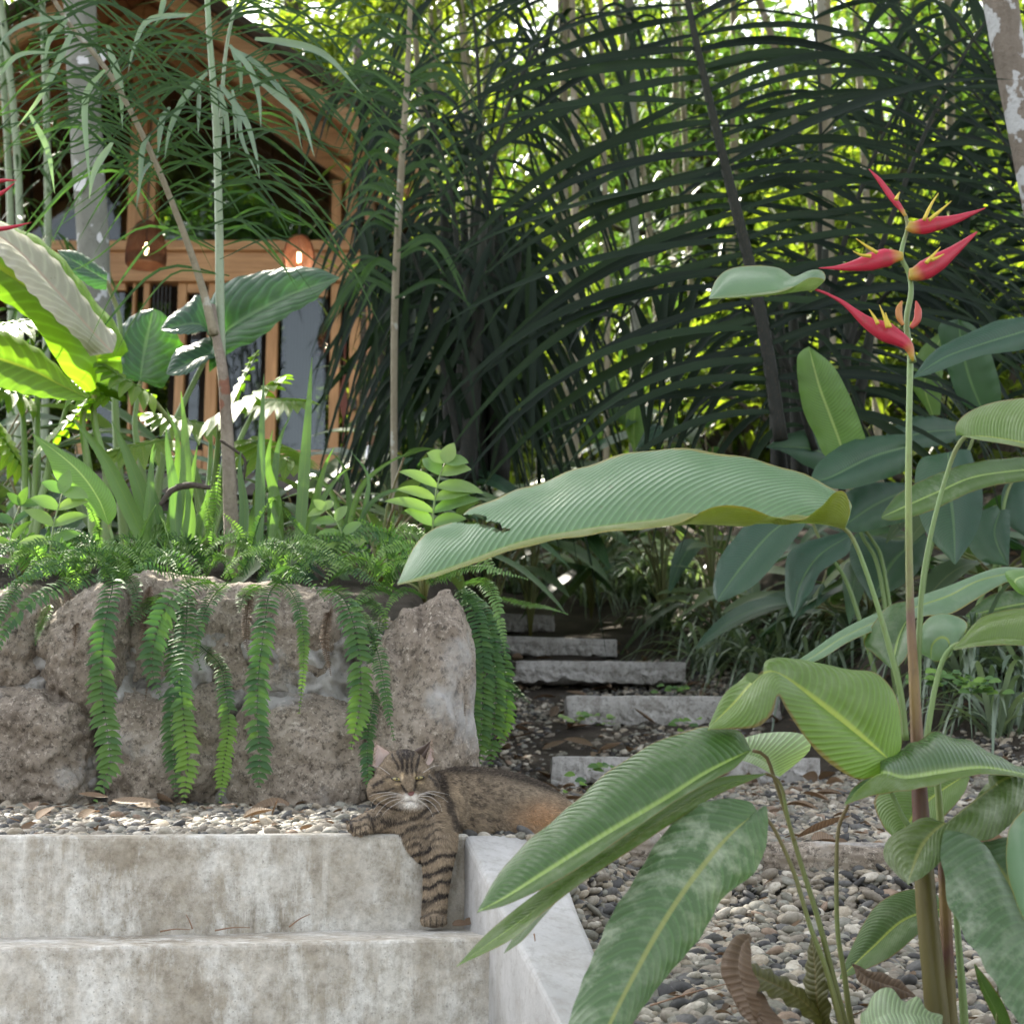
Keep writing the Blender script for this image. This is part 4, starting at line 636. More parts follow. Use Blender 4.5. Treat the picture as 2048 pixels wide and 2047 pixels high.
# broad leaves on the left
EP = thing('elephant_ear', 'elephant ear plant with two big heart shaped leaves in front of the cabin door', 'plant', at(300, 1100, 5.6), 'elephant ears')
def multi(parent, mat, parts, label, name='leaf'):
    mb = MB()
    for A, Mi, B, Y, kw in parts: leaf3(mb, A, Mi, B, Y, **kw)
    o = mb.build(name, mat, parent); o['label'] = label; return o
kw = dict(n=40, dA=.05, dB=-.05, bulge=.12, wave=.03, waves=8)
multi(EP, 'alocasia', [([(430, 660), (415, 610), (449, 566), (497, 549), (564, 536), (630, 535), (676, 553)], [(428, 690), (470, 650), (560, 600), (620, 575), (678, 555)], [(420, 745), (457, 706), (517, 677), (572, 633), (628, 601), (656, 573), (679, 557)], (5.3, 5.1), dict(kw, tiA=.2, tiB=.7)),
    ([(428, 690), (420, 640), (400, 590), (368, 612), (338, 633), (322, 657)], [(428, 690), (400, 650), (322, 659)], [(430, 690), (413, 663), (380, 668), (346, 668), (324, 661)], 5.3, dict(kw, n=24)),
    ([(440, 690), (421, 673), (385, 688), (350, 702), (332, 746)], [(440, 700), (400, 715), (334, 748)], [(450, 715), (421, 718), (380, 745), (358, 751), (335, 750)], 5.3, dict(kw, n=24))], 'largest dark green leaf pointing up to the right')
multi(EP, 'alocasia', [([(280, 762), (250, 762), (234, 740), (228, 690), (230, 665), (250, 643), (275, 625), (306, 617)], [(280, 762), (288, 710), (298, 660), (307, 618)], [(282, 762), (325, 775), (345, 735), (368, 698), (357, 675), (342, 645), (325, 625), (308, 618)], (5.5, 5.5), dict(kw, tiA=0, tiB=1.))], 'upright leaf with a yellower green right half')  # right half takes the yellower tint
multi(EP, 'alocasia', [([(215, 545), (160, 505), (115, 500)], [(214, 560), (160, 530), (115, 502)], [(213, 580), (185, 575), (145, 545), (116, 504)], (5.4, 5.4), dict(kw, n=24))], 'small leaf in front of the grey trunk')
for s in [[(300, 1100), (330, 900), (400, 740), (430, 692)], [(290, 1100), (285, 950), (270, 850), (281, 762)], [(250, 1100), (230, 800), (240, 650), (213, 562)]]: stem(s, 5.5, [22, 18, 13, 9], 'petiole_g', EP, 'petiole')
def philo(label, base, Y, leaves, mat='philo'):
    o = thing('philodendron', label, 'plant', at(base[0], base[1], Y), 'philodendrons of the bed')
    for (cx, cy, ang, L, nl, tilt) in leaves:
        C = at(cx, cy, Y + RNG.uniform(-.2, .2)); a = math.radians(ang); D = np.array([math.cos(a), -.45, math.sin(a)]); S = nrmz(np.cross(D, [0, -.5, 1])); Lm = L * Y / F; mb = MB(); N = nrmz(np.cross(S, D)) + np.array([0, -.2, tilt])
        t = np.linspace(.05, .95, nl)
        tube(mb, np.array([C, C + nrmz(D) * Lm]), [.006, .002], 6)
        for sg in (-1, 1):
            ribbons(mb, C + nrmz(D) * Lm * t[:, None], S * sg + nrmz(D) * (np.linspace(-.25, .9, nl))[:, None], Lm * .62 * np.sin(PI * (t * .75 + .2)) + .03, .3, Lm * 1.25 / nl * 1.5, N, 8, np.clip(RNG.normal(.5, .2, nl), 0, 1), prof=.7, fold=.2)
        ribbons(mb, [C + nrmz(D) * Lm * .8], D, Lm * .35, .2, Lm * .16, N, 7, .5, prof=.7); mb.build('leaf', mat, o)
        P = at(base[0] + RNG.uniform(-15, 15), base[1], Y); q = MB(); tube(q, np.array([P, (P + C) / 2 + np.array([0, .05, .08]), C]), [.013, .007], 8, 20); q.build('petiole', 'petiole_g', o)
philo('lobed philodendron with finger leaves below the elephant ear', (420, 1090), 5.0, [(440, 830, 25, 150, 8, .8), (300, 790, 150, 110, 8, .8), (520, 800, -8, 110, 8, .9), (420, 850, 175, 130, 9, .6), (500, 880, -30, 130, 8, .7), (330, 880, 200, 110, 8, .6), (470, 790, 60, 90, 7, .9)])
philo('lobed philodendron in the shadow at the far left', (60, 1090), 4.9, [(60, 800, 160, 120, 8, .7), (100, 880, 40, 110, 8, .7), (40, 930, 120, 100, 8, .6), (150, 760, -30, 100, 8, .7), (20, 700, 200, 120, 8, .6), (60, 640, -160, 150, 9, .5)])
PL = thing('broad_leaf_plant', 'pale smooth leaf standing in front of the ferns at far left', 'plant', at(215, 1100, 4.2))
leaf(PL, 'heli_light', [(217, 1050), (233, 1025), (223, 985), (175, 931), (119, 896), (64, 866)][0:], [(217, 1050), (195, 995), (150, 935), (64, 867)], [(217, 1050), (179, 1019), (139, 983), (111, 955), (95, 915), (64, 868)], (4.2, 4.1), n=40, tiA=.2, tiB=.3, label='pale leaf')
stem([(215, 1110), (225, 1080), (217, 1050)], 4.2, [8, 6], 'petiole_g', PL, 'petiole')
SL = thing('giant_taro', 'giant leaf with sunlit top and glowing yellow green underside at the left edge', 'plant', at(200, 1100, 4.8))
leaf(SL, 'philo', [(205, 790), (245, 740), (228, 672), (187, 636), (151, 588), (91, 513), (40, 470), (-60, 420)], [(188, 790), (195, 715), (160, 680), (99, 625), (48, 572), (-60, 500)], [(178, 790), (130, 745), (95, 690), (60, 640), (0, 600), (-60, 590)], (4.9, 4.6), n=60, dA=.5, dB=-.12, bulge=.15, wave=.012, waves=7, label='huge leaf, bright on top and translucent below')
leaf(SL, 'pale', [(232, 668), (190, 632), (151, 586), (91, 511), (30, 470), (-60, 410)], [(225, 705), (185, 665), (135, 610), (85, 555), (20, 490), (-60, 440)], [(180, 712), (155, 678), (99, 625), (48, 570), (0, 515), (-60, 470)], (4.75, 4.45), n=50, dA=.3, dB=-.18, bulge=.1, wave=.02, waves=9, label='pale blade added along the huge leaf top, its sunlight put into the colour')  # extra blade laid over the leaf to carry its sunlit band
leaf(SL, 'philo', [(180, 790), (150, 770), (80, 700), (0, 660), (-60, 650)], [(175, 795), (120, 770), (60, 740), (-60, 700)], [(170, 800), (130, 800), (60, 790), (-60, 760)], (4.7, 4.5), n=40, dA=.1, dB=-.08, wave=.025, tiA=.3)
for s in [[(210, 1100), (215, 960), (190, 850), (188, 790)], [(190, 1100), (180, 960), (165, 850), (175, 795)]]: stem(s, 4.85, [24, 20, 15, 12], 'petiole_g', SL, 'petiole')
RB = thing('heliconia', 'slender red heliconia bracts entering at the left edge', 'plant', at(-30, 700, 4.2)); mb = MB()
for s in [[(-30, 380), (0, 362), (33, 361)], [(-30, 400), (5, 385), (30, 365)], [(-30, 462), (20, 455), (62, 445)]]: tube(mb, ats(s, 4.2), np.array([6, 5, .8]) * 4.2 / F, 8, 12)
mb.build('bract', 'bract', RB); stem([(-30, 700), (-32, 500), (-30, 380)], 4.2, [10, 8, 6], 'petiole_g', RB)
# ------------------------------------------------------------------ cane plant with drooping blades
CN = thing('cane_plant', 'tall cane with brown trunk, green stem and drooping grassy leaves before the cabin', 'plant', at(468, 1135, 4.6))
def cst(px, Y, w, mat, nm='cane'): return stem(px, Y, w, mat, CN, nm, 60, 10)
cst([(470, 1150), (462, 1040), (458, 940), (452, 830), (445, 740), (430, 660), (424, 610)], 4.6, [34, 31, 28, 26, 23, 20, 15], 'bark_cane', 'trunk')
cst([(444, 760), (440, 600), (438, 450), (432, 250), (418, 60), (412, -60)], 4.62, [18, 19, 17, 15, 13, 11], 'green_cane'); cst([(436, 330), (450, 120), (470, 10), (480, -60)], 4.7, [9, 8, 7], 'green_cane')
cst([(428, 670), (400, 560), (350, 420), (290, 280), (220, 150), (140, 50), (90, -30)], 4.55, [20, 15, 13, 12, 11, 10, 9], 'bark_thin')
mb = MB(); rr = []
def blade(px, w, Y, m, t=.5, n=14):
    P = smooth_path(ats(px, Y), n); tt = np.linspace(0, 1, n); ww = w * Y / F * .5 * np.clip(np.sin(PI * np.clip(tt, .04, 1) ** .6), .05, 1); ww[-1] *= .1
    T = nrmz(np.gradient(P, axis=0)); S = nrmz(np.cross(T, [RNG.normal(0, .35), -1, RNG.normal(0, .2)])); B = np.cross(S, T); V = np.stack([P - S * ww[:, None] + B * ww[:, None] * .3, P, P + S * ww[:, None] + B * ww[:, None] * .3], 1)
    m.add(V, grid_f(n, 3), np.stack(np.broadcast_arrays(np.array([0, .5, 1])[None], tt[:, None]), -1), t)
for b in [[(415, 145), (370, 195), (340, 260), (328, 325)], [(400, 175), (398, 230), (396, 275)], [(435, 175), (452, 230), (460, 320)], [(440, 170), (490, 240), (512, 310), (520, 362)], [(445, 172), (475, 215), (485, 280), (520, 360)], [(458, 90), (500, 140), (518, 200), (522, 262)], [(460, 95), (515, 130), (580, 210), (606, 308)], [(515, 160), (560, 195), (605, 240), (630, 318)], [(462, 92), (480, 140), (482, 195)], [(510, 78), (570, 85), (650, 110), (726, 190)], [(385, 30), (300, 40), (270, 90), (255, 150)], [(340, 215), (325, 240), (315, 315)], [(300, 270), (285, 300), (278, 400)], [(318, 310), (285, 350), (272, 420)], [(215, 90), (240, 170), (245, 260)], [(130, 35), (60, 45), (10, 75), (-10, 120)], [(135, 40), (100, 80), (88, 130)], [(150, 55), (90, 180), (30, 260)], [(210, 140), (170, 200), (180, 380)], [(225, 285), (190, 340), (178, 400)], [(60, 230), (95, 300), (110, 390)], [(465, 180), (470, 220), (472, 285)], [(0, 150), (40, 110), (120, 105)], [(330, -10), (320, 30), (310, 50)]]:
    blade(b, RNG.uniform(11, 17), RNG.uniform(4.4, 4.65), mb, RNG.random())
mb.build('drooping_leaves', 'cane_pale', CN)['kind'] = 'stuff'; mb = MB()
# fine arching blades growing from the cane nodes
for i in range(190):
    k = RNG.integers(0, 5); t = RNG.random()
    bx, by = [(418 + 20 * t, 20 + t * 480), (100 + 300 * t, 10 + 460 * t), (450 + RNG.uniform(-20, 20), 60 + 500 * t), (RNG.uniform(-20, 120), RNG.uniform(-40, 300)), (RNG.uniform(460, 720), RNG.uniform(-60, 260))][k]
    s = RNG.choice([-1, 1]) if bx > 120 else 1; L = RNG.uniform(150, 380); dr = RNG.uniform(-.3, .9); Y = RNG.uniform(4.3, 5.2)
    blade([(bx, by), (bx + s * L * .4, by - L * .18 + dr * L * .2), (bx + s * L * .75, by + dr * L * .45), (bx + s * L, by + dr * L * 1.0)], RNG.uniform(4, 8), Y, mb, RNG.random())
o = mb.build('fine_leaves', 'cane', CN); o['kind'] = 'stuff'
mb = MB(); tube(mb, ats([(440, 880), (470, 900), (490, 920), (488, 960)], 4.5), np.array([3, 3, 2]) * 4.5 / F, 6, 20); mb.build('tendril', 'bark_dk', CN)
BR = MB(); tube(BR, ats([(320, 1010), (345, 980), (380, 970), (420, 975)], 4.3), np.array([5, 7, 5]) * 4.3 / F, 7, 24, bumpy=.1); tag(BR.build('fallen_branch', 'bark_dk'), 'dark bent branch lying among the sword leaves', 'branch')
TP = thing('bamboo_pole', 'thin pale bamboo pole rising full height just right of the cabin', 'plant', at(790, 1010, 7)); stem([(790, 1020), (788, 850), (790, 600), (802, 350), (815, 150), (822, -40)], 7, [14, 14, 15, 15, 12, 10], 'bark_thin', TP, 'culm', 60, 8)
mb = MB()
for i in range(60):
    t = RNG.random(); bx, by = 790 + 30 * t, 600 - 640 * t; s = RNG.choice([-1, 1]); L = RNG.uniform(60, 170); blade([(bx, by), (bx + s * L * .5, by - L * .2), (bx + s * L, by + L * RNG.uniform(.1, .8))], RNG.uniform(8, 13), 7 + RNG.uniform(-.4, .4), mb, RNG.random())
mb.build('leaves', 'cane', TP)['kind'] = 'stuff'
# ------------------------------------------------------------------ trunks
def tree_trunk(name, label, px, Y, w, mat, cat='tree', group=None, spots=None):
    o = thing(name, label, cat, at(px[0][0], px[0][1], Y), group); P = ats(px, Y); mb = MB(); tube(mb, P, np.asarray(w, float) * Y / F * .5, 20, 90, bumpy=.012); mb.build('trunk', mat, o); return o
def crown(parent, C, R, n, size, mat, name='crown', nb=None, limb=None, flat=.7, seed=0, vis=False, gaps=None):
    """leaf cloud gathered in clumps along limbs"""
    r = np.random.default_rng(seed + 11); K = nb or max(10, n // 260); C = np.asarray(C, float); R = np.asarray(R, float)
    cl = r.normal(size=(K, 3)); cl = cl / np.linalg.norm(cl, axis=1, keepdims=True) * (r.random((K, 1)) ** .45) * R + C
    i = r.integers(0, K, n); P = cl[i] + r.normal(size=(n, 3)) * R.min() * .16 * np.array([1.3, 1.3, .8])
    if gaps is not None:
        sdv = np.array([math.sin(math.radians(-32)) * math.cos(math.radians(47)), math.cos(math.radians(-32)) * math.cos(math.radians(47)), math.sin(math.radians(47))])
        for g, gr in gaps: q_ = P - np.array(g); P = P[np.linalg.norm(q_ - (q_ @ sdv)[:, None] * sdv, axis=1) > gr]
        n = len(P)
    if vis:
        x, y = proj(P); k = (x > -150) & (x < 2200) & (y > -200) & (y < 1300); P = P[k]; n = len(P)
    if n == 0: return None
    a = r.uniform(0, 2 * PI, n); D = np.stack([np.cos(a), np.sin(a), r.uniform(-1.0, .35, n)], 1); D = nrmz(D); U = nrmz(np.stack([r.normal(0, .5, n), r.normal(0, .5, n), np.ones(n)], 1)); S = nrmz(np.cross(D, U)); U = np.cross(S, D)
    s = size * np.exp(r.normal(0, .3, n)); w = s * r.uniform(.16, .26, n)
    V = np.stack([P, P + D * (s * .35)[:, None] + S * w[:, None] + U * (w * .3)[:, None], P + D * s[:, None] - U * (s * .12)[:, None], P + D * (s * .35)[:, None] - S * w[:, None] + U * (w * .3)[:, None]], 1)
    f = (np.array([[0, 1, 2], [0, 2, 3]])[None] + (np.arange(n) * 4)[:, None, None]).reshape(-1, 3)
    mb = MB(); mb.add(V.reshape(-1, 3), f, None, np.repeat(r.random(n) * .8 + .2 * r.random(), 4)); o = mb.build(name, mat, parent, smooth=False)
    if limb is not None:
        q = MB(); L = np.asarray(limb, float)
        for c in cl[:min(K, 16)]: tube(q, np.array([L, L * .5 + c * .5 + [0, 0, -.1 * R[2]], c]), [.05, .012], 6, 10)
        q.build('limbs', 'bark_dk', parent)
    return o
T1 = tree_trunk('tree', 'grey trunk with white lichen spots standing left in front of the cabin', [(196, 700), (190, 600), (186, 480), (176, 330), (168, 180), (162, 60), (158, -60), (150, -500), (160, -1100), (190, -2000)], 9.5, [66, 66, 68, 70, 74, 78, 80, 78, 70, 50], 'bark_grey')
LP = []
for (x, y, w, h) in [(158, 364, 14, 20), (195, 97, 9, 14), (163, 118, 13, 10), (170, 225, 6, 8), (196, 472, 5, 12), (200, 535, 5, 6)]:
    P = at(x, y, 9.38); n = 16; a = np.linspace(0, 2 * PI, n, endpoint=False); k = 9.38 / F; rr_ = 1 + .12 * RNG.normal(size=n); V = np.stack([P[0] + np.cos(a) * w * k * rr_, 9.5 - np.sqrt(np.maximum((36 * 9.5 / F) ** 2 - (P[0] + np.cos(a) * w * k * rr_ - at(x * 0 + np.interp(y, [60, 330, 600], [162, 176, 190]), y, 9.5)[0]) ** 2, 0)) - .006, P[2] + np.sin(a) * h * k * rr_], 1)
    c = V.mean(0); LP.append((V, c, n))
tt = NT('white lichen'); M['lichen'] = tt.fin(tt.pbr((.62, .63, .64), .9)); 
for V, c, n in LP: mb = MB(); mb.add(np.vstack([V, c]), np.array([[i, (i + 1) % n, n] for i in range(n)])); mb.build('lichen_spot', 'lichen', T1)
T2 = tree_trunk('tree', 'leaning trunk covered in white lichen patches at the top right corner', [(2110, 1000), (2104, 700), (2082, 480), (2052, 300), (2026, 150), (2000, 0), (1975, -140), (1930, -500), (1900, -1000)], 5.5, [40, 46, 52, 64, 76, 88, 92, 90, 60], 'bark_lichen')
def tp(px, Y): return at(px[0], px[1], Y)
# unseen crowns of these two trees, placed to shade the garden, gapped for sun patches
for nm, T, C, R, n, sd in [('crown', T1, (-3.7, 12, 9.8), (4.4, 4.6, 1.7), 25000, 1), ('crown', T2, (2.8, 7.8, 7.2), (2.4, 2.2, 1.2), 5000, 2)]:
    crown(T, C, R, n, .23, 'crown_dk', nb=130, limb=(C[0], C[1], C[2] - R[2]), seed=sd, gaps=[(at(130, 590, 4.9), .5), (at(40, 500, 4.9), .45), (at(350, 900, 4.9), .15), (at(500, 820, 5), .22), (at(60, 950, 5), .22), (at(900, 1130, 4.2), .2)])
T3 = tree_trunk('tree', 'tall tree whose thin trunk shows behind the long palm midrib at right', [(1660, 1000), (1655, 600), (1650, 200), (1645, -200), (1640, -900)], 11, [34, 32, 30, 28, 24], 'bark_thin')
crown(T3, (3.2, 11.5, 9.6), (3.6, 3.2, 2.0), 6000, .21, 'crown_dk', nb=50, seed=3)
# ------------------------------------------------------------------ cabin
HY = 17.; k = HY / F
def hx(x): return at(x, 700, HY)[0]
def hz(y, Y=HY): return at(1024, y, Y)[2]
HB = thing('cabin', 'honey coloured timber cabin with open gable and glazed doors on the slope', 'cabin', (hx(330), HY + 1.5, hz(960)))
def hb(x0, x1, y0, y1, mat, name, Y=HY, d=.12, parent=None, label=None, bv=.008):
    mb = MB(); a = at(x0, y1, Y); b = at(x1, y0, Y); box(mb, [(a[0] + b[0]) / 2, Y + d / 2, (a[2] + b[2]) / 2], [b[0] - a[0], d, b[2] - a[2]]); o = mb.build(name, mat, parent or HB, False); bevel(o, bv, 2)
    if label: o['label'] = label
    return o
hb(-260, 722, 945, 990, 'deck', 'deck', 16.0, 4.5); hb(-260, 722, 990, 1080, 'deck', 'plinth', 16.3, 4.0)
hb(-260, 722, 497, 562, 'woodh', 'beam', HY - .06, .2); hb(-260, 722, 480, 500, 'woodh', 'beam_cap', HY - .12, .28)
hb(252, 330, -80, 482, 'wood', 'post', HY - .02, .22, label='broad gable post behind the left pendant lamp'); hb(285, 306, -80, 480, 'wood', 'post', HY - .10, .09); hb(690, 716, 330, 482, 'wood', 'post', HY - .02, .2); hb(662, 684, 360, 482, 'wood', 'post', HY - .02, .14); hb(-130, -90, 100, 482, 'wood', 'post', HY, .2)
hb(182, 252, 560, 580, 'woodh', 'door_rail', HY, .1)
for x0, x1 in [(148, 186), (250, 272), (272, 300), (342, 374), (404, 440), (525, 558), (655, 683), (694, 722)]: hb(x0, x1, 562, 945, 'wood', 'door_stile', HY + RNG.uniform(0, .02), .11)
hb(683, 694, 575, 945, 'wood_dk', 'door_edge', HY + .03, .06, label='dark red heartwood strip of the right door')
for y0, y1 in [(562, 585), (900, 945)]: hb(374, 404, y0, y1, 'woodh', 'door_rail', HY + .01, .09); hb(558, 655, y0 + (10 if y0 < 700 else 0), y1 + (8 if y0 < 700 else 0), 'woodh', 'door_rail', HY + .01, .09)
hb(440, 525, 562, 585, 'woodh', 'door_rail', HY + .01, .09)
mb = MB(); P = [at(x, y, HY - .012) for x, y in [(676, 800), (682, 770), (690, 745), (695, 790), (694, 830), (686, 840)]]; mb.add(np.vstack([P, np.mean(P, 0)]), np.array([[i, (i + 1) % 6, 6] for i in range(6)])); mb.build('knot', 'wood_dk', HB)
hb(699, 713, 795, 818, 'black', 'wall_switch', HY - .03, .03)
for x in range(305, 342, 8): hb(x, x + 3, 562, 700, 'black', 'slat', HY + .05, .03, bv=.001)
for x0, x1, y0, y1 in [(186, 250, 580, 900), (374, 404, 585, 900), (440, 525, 585, 945), (558, 655, 595, 900)]: hb(x0, x1, y0, y1, 'glass', 'window_pane', HY + .05, .012, bv=.001)
hb(566, 636, 600, 940, 'curtain', 'curtain', HY + .35, .04, label='grey green curtain behind the right glass door')
for x0, x1 in [(-90, 252), (330, 662)]: hb(x0, x1, 200, 480, 'glass', 'gable_window', HY + .06, .012, bv=.001)
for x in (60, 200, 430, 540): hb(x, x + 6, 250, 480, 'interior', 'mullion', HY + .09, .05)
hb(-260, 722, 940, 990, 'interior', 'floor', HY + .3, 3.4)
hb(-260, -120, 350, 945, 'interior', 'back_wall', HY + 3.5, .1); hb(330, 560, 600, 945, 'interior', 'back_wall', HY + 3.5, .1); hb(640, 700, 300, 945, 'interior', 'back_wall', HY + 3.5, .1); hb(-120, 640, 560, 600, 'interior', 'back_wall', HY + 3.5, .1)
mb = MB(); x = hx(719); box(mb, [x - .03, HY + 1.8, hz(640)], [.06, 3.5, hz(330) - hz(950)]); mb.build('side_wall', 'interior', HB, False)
mb = MB()
for j in range(60): z = hz(945) + j * .045; tube(mb, np.array([[hx(720), HY + .02, z], [hx(720), HY + 3.5, z]]), [.02, .02], 6)
for j in range(60): z = hz(945) + j * .045; tube(mb, np.array([[hx(720), HY + .02, z], [hx(740), HY + .1, z]]), [.018, .018], 6)
mb.build('corrugated_cladding', 'deck', HB)
# roof: two slopes of boards with rafters, overhanging to the front
rx = hx(300); slope = .70; zr = hz(97) + .02
def roofz(x): return zr - abs(x - rx) * slope + .10
for sg in (-1, 1):
    mb = MB(); hw = 3.05; nb_ = 20
    for j in range(nb_):
        xa = rx + sg * hw * j / nb_; xb = rx + sg * hw * (j + .965) / nb_; Yf, Yb = 15.2, 20.8
        V = [(xa, Yf, roofz(xa)), (xb, Yf, roofz(xb)), (xb, Yb, roofz(xb)), (xa, Yb, roofz(xa))]; V += [(p[0], p[1], p[2] + .03) for p in V]
        mb.add(V, np.array([[0, 1, 2, 3], [7, 6, 5, 4], [0, 4, 5, 1], [1, 5, 6, 2], [2, 6, 7, 3], [3, 7, 4, 0]]))
    mb.build('roof_boards', 'soffit', HB, False)
    for Yr in (15.2, 16.1, 17.0, 19.0):
        mb = MB(); V = []
        for (x, dz) in ((rx, -.02), (rx + sg * (hw + .1), -.02)):
            for yy in (Yr, Yr + .09):
                for q in (-.2, 0): V.append((x, yy, roofz(x) + dz + q))
        mb.add(V, np.array([[0, 1, 3, 2], [4, 6, 7, 5], [0, 4, 5, 1], [2, 3, 7, 6], [0, 2, 6, 4], [1, 5, 7, 3]])); o = mb.build('rafter', 'woodh', HB, False); bevel(o, .006, 1)
    mb = MB(); V = [(rx, 15.0, roofz(rx) + .05), (rx + sg * (hw + .15), 15.0, roofz(rx + sg * (hw + .15)) + .05), (rx + sg * (hw + .15), 21, roofz(rx + sg * (hw + .15)) + .05), (rx, 21, roofz(rx) + .05)]; V += [(p[0], p[1], p[2] + .08) for p in V]
    mb.add(V, np.array([[0, 1, 2, 3], [7, 6, 5, 4], [0, 4, 5, 1], [1, 5, 6, 2], [2, 6, 7, 3], [3, 7, 4, 0]])); mb.build('roof', 'bark_dk', HB, False)
mb = MB(); V = []   # boarded gable triangle above the glazing
for (x, z) in ((hx(330), hz(330)), (hx(330), roofz(hx(330)) - .2), (hx(700), roofz(hx(700)) - .2)):
    for yy in (17.12, 17.2): V.append((x, yy, z))
PO = thing('wooden_post', 'weathered round post standing right of the cabin wall', 'post', at(748, 900, 16.2)); stem([(750, 905), (746, 700), (742, 500), (740, 330), (742, 180)], 16.2, [30, 27, 25, 24, 22], 'post', PO, 'shaft', 30, 12)
def lamp(x, y0, y1, wd, Y, prof, label, lit):
    o = thing('pendant_lamp', label, 'lamp', at(x, y1, Y), 'woven pendant lamps'); c = at(x, y1, Y); h = at(x, y0, Y)[2] - c[2]; r = wd / 2 * Y / F
    mb = MB(); pr = smooth_path([(a * r, 0, b * h) for a, b in prof], 26)
    for q_ in range(26):
        a_ = np.linspace(0, 2 * PI, 33); tube(mb, np.stack([c[0] + pr[q_, 0] * np.cos(a_), c[1] + pr[q_, 0] * np.sin(a_), np.full(33, c[2] + pr[q_, 2])], 1), [.0042, .0042], 4, cap=False)
    for q_ in range(40):
        a_ = q_ / 40 * 2 * PI; tube(mb, np.stack([c[0] + pr[:, 0] * math.cos(a_), c[1] + pr[:, 0] * math.sin(a_), c[2] + pr[:, 2]], 1), [.005, .005], 4, cap=False)
    mb.build('lamp_shade', 'rattan', o)
    mb = MB(); lathe(mb, [(.001, h * .55), (.015, h * .5), (.028, h * .38), (.022, h * .29), (.001, h * .22)], c, 12); mb.build('bulb', 'bulb', o)
    mb = MB(); tube(mb, np.array([c + [0, 0, h * .5], c + [0, 0, h], c + [0, 0, h + 2.0]]), [.008, .008], 6); mb.build('cord', 'black', o)
    L = bpy.data.lights.new('bulb_light', 'POINT'); L.energy = lit; L.color = (1, .74, .45); L.shadow_soft_size = .06; lo = bpy.data.objects.new('bulb_light', L); COL.objects.link(lo); lo.location = Vector(c + np.array([0, 0, h * .15]))
lamp(291, 446, 530, 84, 15.8, [(.42, 1), (.50, .96), (.62, .86), (.86, .62), (.97, .38), (1, .15), (.94, 0), (.92, .01), (.97, .2)], 'bell shaped woven pendant lamp at the left, hanging before the gable post', .5)
lamp(597, 470, 543, 64, 15.6, [(.2, 1), (.55, .92), (.82, .75), (.98, .5), (.98, .3), (.85, .08), (.7, 0)], 'egg shaped woven pendant lamp at the right, glowing orange above the big leaf', 9)
GL = thing('garden_lamp', 'small clear glass garden lamp on the deck corner', 'lamp', at(740, 945, 8)); mb = MB(); lathe(mb, [(.0, .09), (.012, .088), (.022, .06), (.026, .02), (.016, -.01), (.018, -.04), (.012, -.1)], at(740, 922, 8), 16); mb.build('glass_globe', 'jar', GL); mb = MB(); lathe(mb, [(.012, -.1), (.012, -.6)], at(740, 922, 8), 10); mb.build('stake', 'black', GL)
# ------------------------------------------------------------------ palms
def pfrond(parent, px, Y, n, Lpx, droop, fwd=.35, w=.04, t0=.12, S0=None, mat='palm', rw=16, spread=.15, label=None, Yd=0, bal=(1, 1), NN=(0, -.95, .65)):
    P = np.array([at(p[0], p[1], Y + Yd * i / (len(px) - 1)) for i, p in enumerate(px)]); q = MB(); R = np.array([1, .8, .5, .25]) * rw * .5 * Y / F; tube(q, P, R, 8, 40)
    ra = q.build('rachis', 'palmstem', parent)
    Q = smooth_path(P, 200); T = nrmz(np.gradient(Q, axis=0)); i = np.linspace(t0 * 199, 198, n).astype(int); t = i / 199; L = Lpx * Y / F
    S = nrmz(np.cross(T[i], [0, -1, .15])) if S0 is None else np.broadcast_to(nrmz(S0), (n, 3)); mb = MB()
    for sg, bl in ((-1, bal[0]), (1, bal[1])):
        D = S * sg + T[i] * fwd + RNG.normal(0, spread, (n, 3)) * np.array([1, 1.6, 1])
        ribbons(mb, Q[i] + RNG.normal(0, .004, (n, 3)), D, L * bl * (.55 + .45 * np.sin(PI * np.clip(t * 1.0, 0, 1) ** .7)) * RNG.uniform(.82, 1.1, n), droop * RNG.uniform(.5, 1.6, n), w * RNG.uniform(.75, 1.15, n), np.array(NN) + RNG.normal(0, .22, (n, 3)), 9, np.clip(RNG.normal(.35, .3, n), 0, 1), fold=.35, prof=.62, droop3=.5)
    o = mb.build('leaflets', mat, parent)
    if label: o['label'] = label
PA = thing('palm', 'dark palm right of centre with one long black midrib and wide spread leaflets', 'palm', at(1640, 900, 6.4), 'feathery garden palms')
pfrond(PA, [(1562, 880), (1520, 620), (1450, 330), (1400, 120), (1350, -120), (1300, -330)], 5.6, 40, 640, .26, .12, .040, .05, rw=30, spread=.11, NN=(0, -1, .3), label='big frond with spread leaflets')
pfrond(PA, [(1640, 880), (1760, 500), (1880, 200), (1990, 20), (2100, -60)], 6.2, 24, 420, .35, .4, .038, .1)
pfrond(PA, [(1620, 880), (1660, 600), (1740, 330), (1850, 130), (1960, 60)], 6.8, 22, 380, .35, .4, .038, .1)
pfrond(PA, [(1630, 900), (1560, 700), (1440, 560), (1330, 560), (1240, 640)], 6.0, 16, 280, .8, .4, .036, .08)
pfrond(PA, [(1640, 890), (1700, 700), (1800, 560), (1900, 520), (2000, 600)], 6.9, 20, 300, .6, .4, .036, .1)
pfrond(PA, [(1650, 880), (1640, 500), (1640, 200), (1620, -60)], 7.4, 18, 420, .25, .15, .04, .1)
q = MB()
for (x0, x1, y1) in [(1600, 1585, 600), (1622, 1600, 520), (1645, 1650, 500), (1670, 1700, 600), (1560, 1540, 650), (1690, 1745, 640), (1580, 1555, 560)]: tube(q, ats([(x0, 960), ((x0 + x1) / 2, 800), (x1, y1)], RNG.uniform(6.2, 6.9)), np.array([.035, .026, .016]), 8, 20)
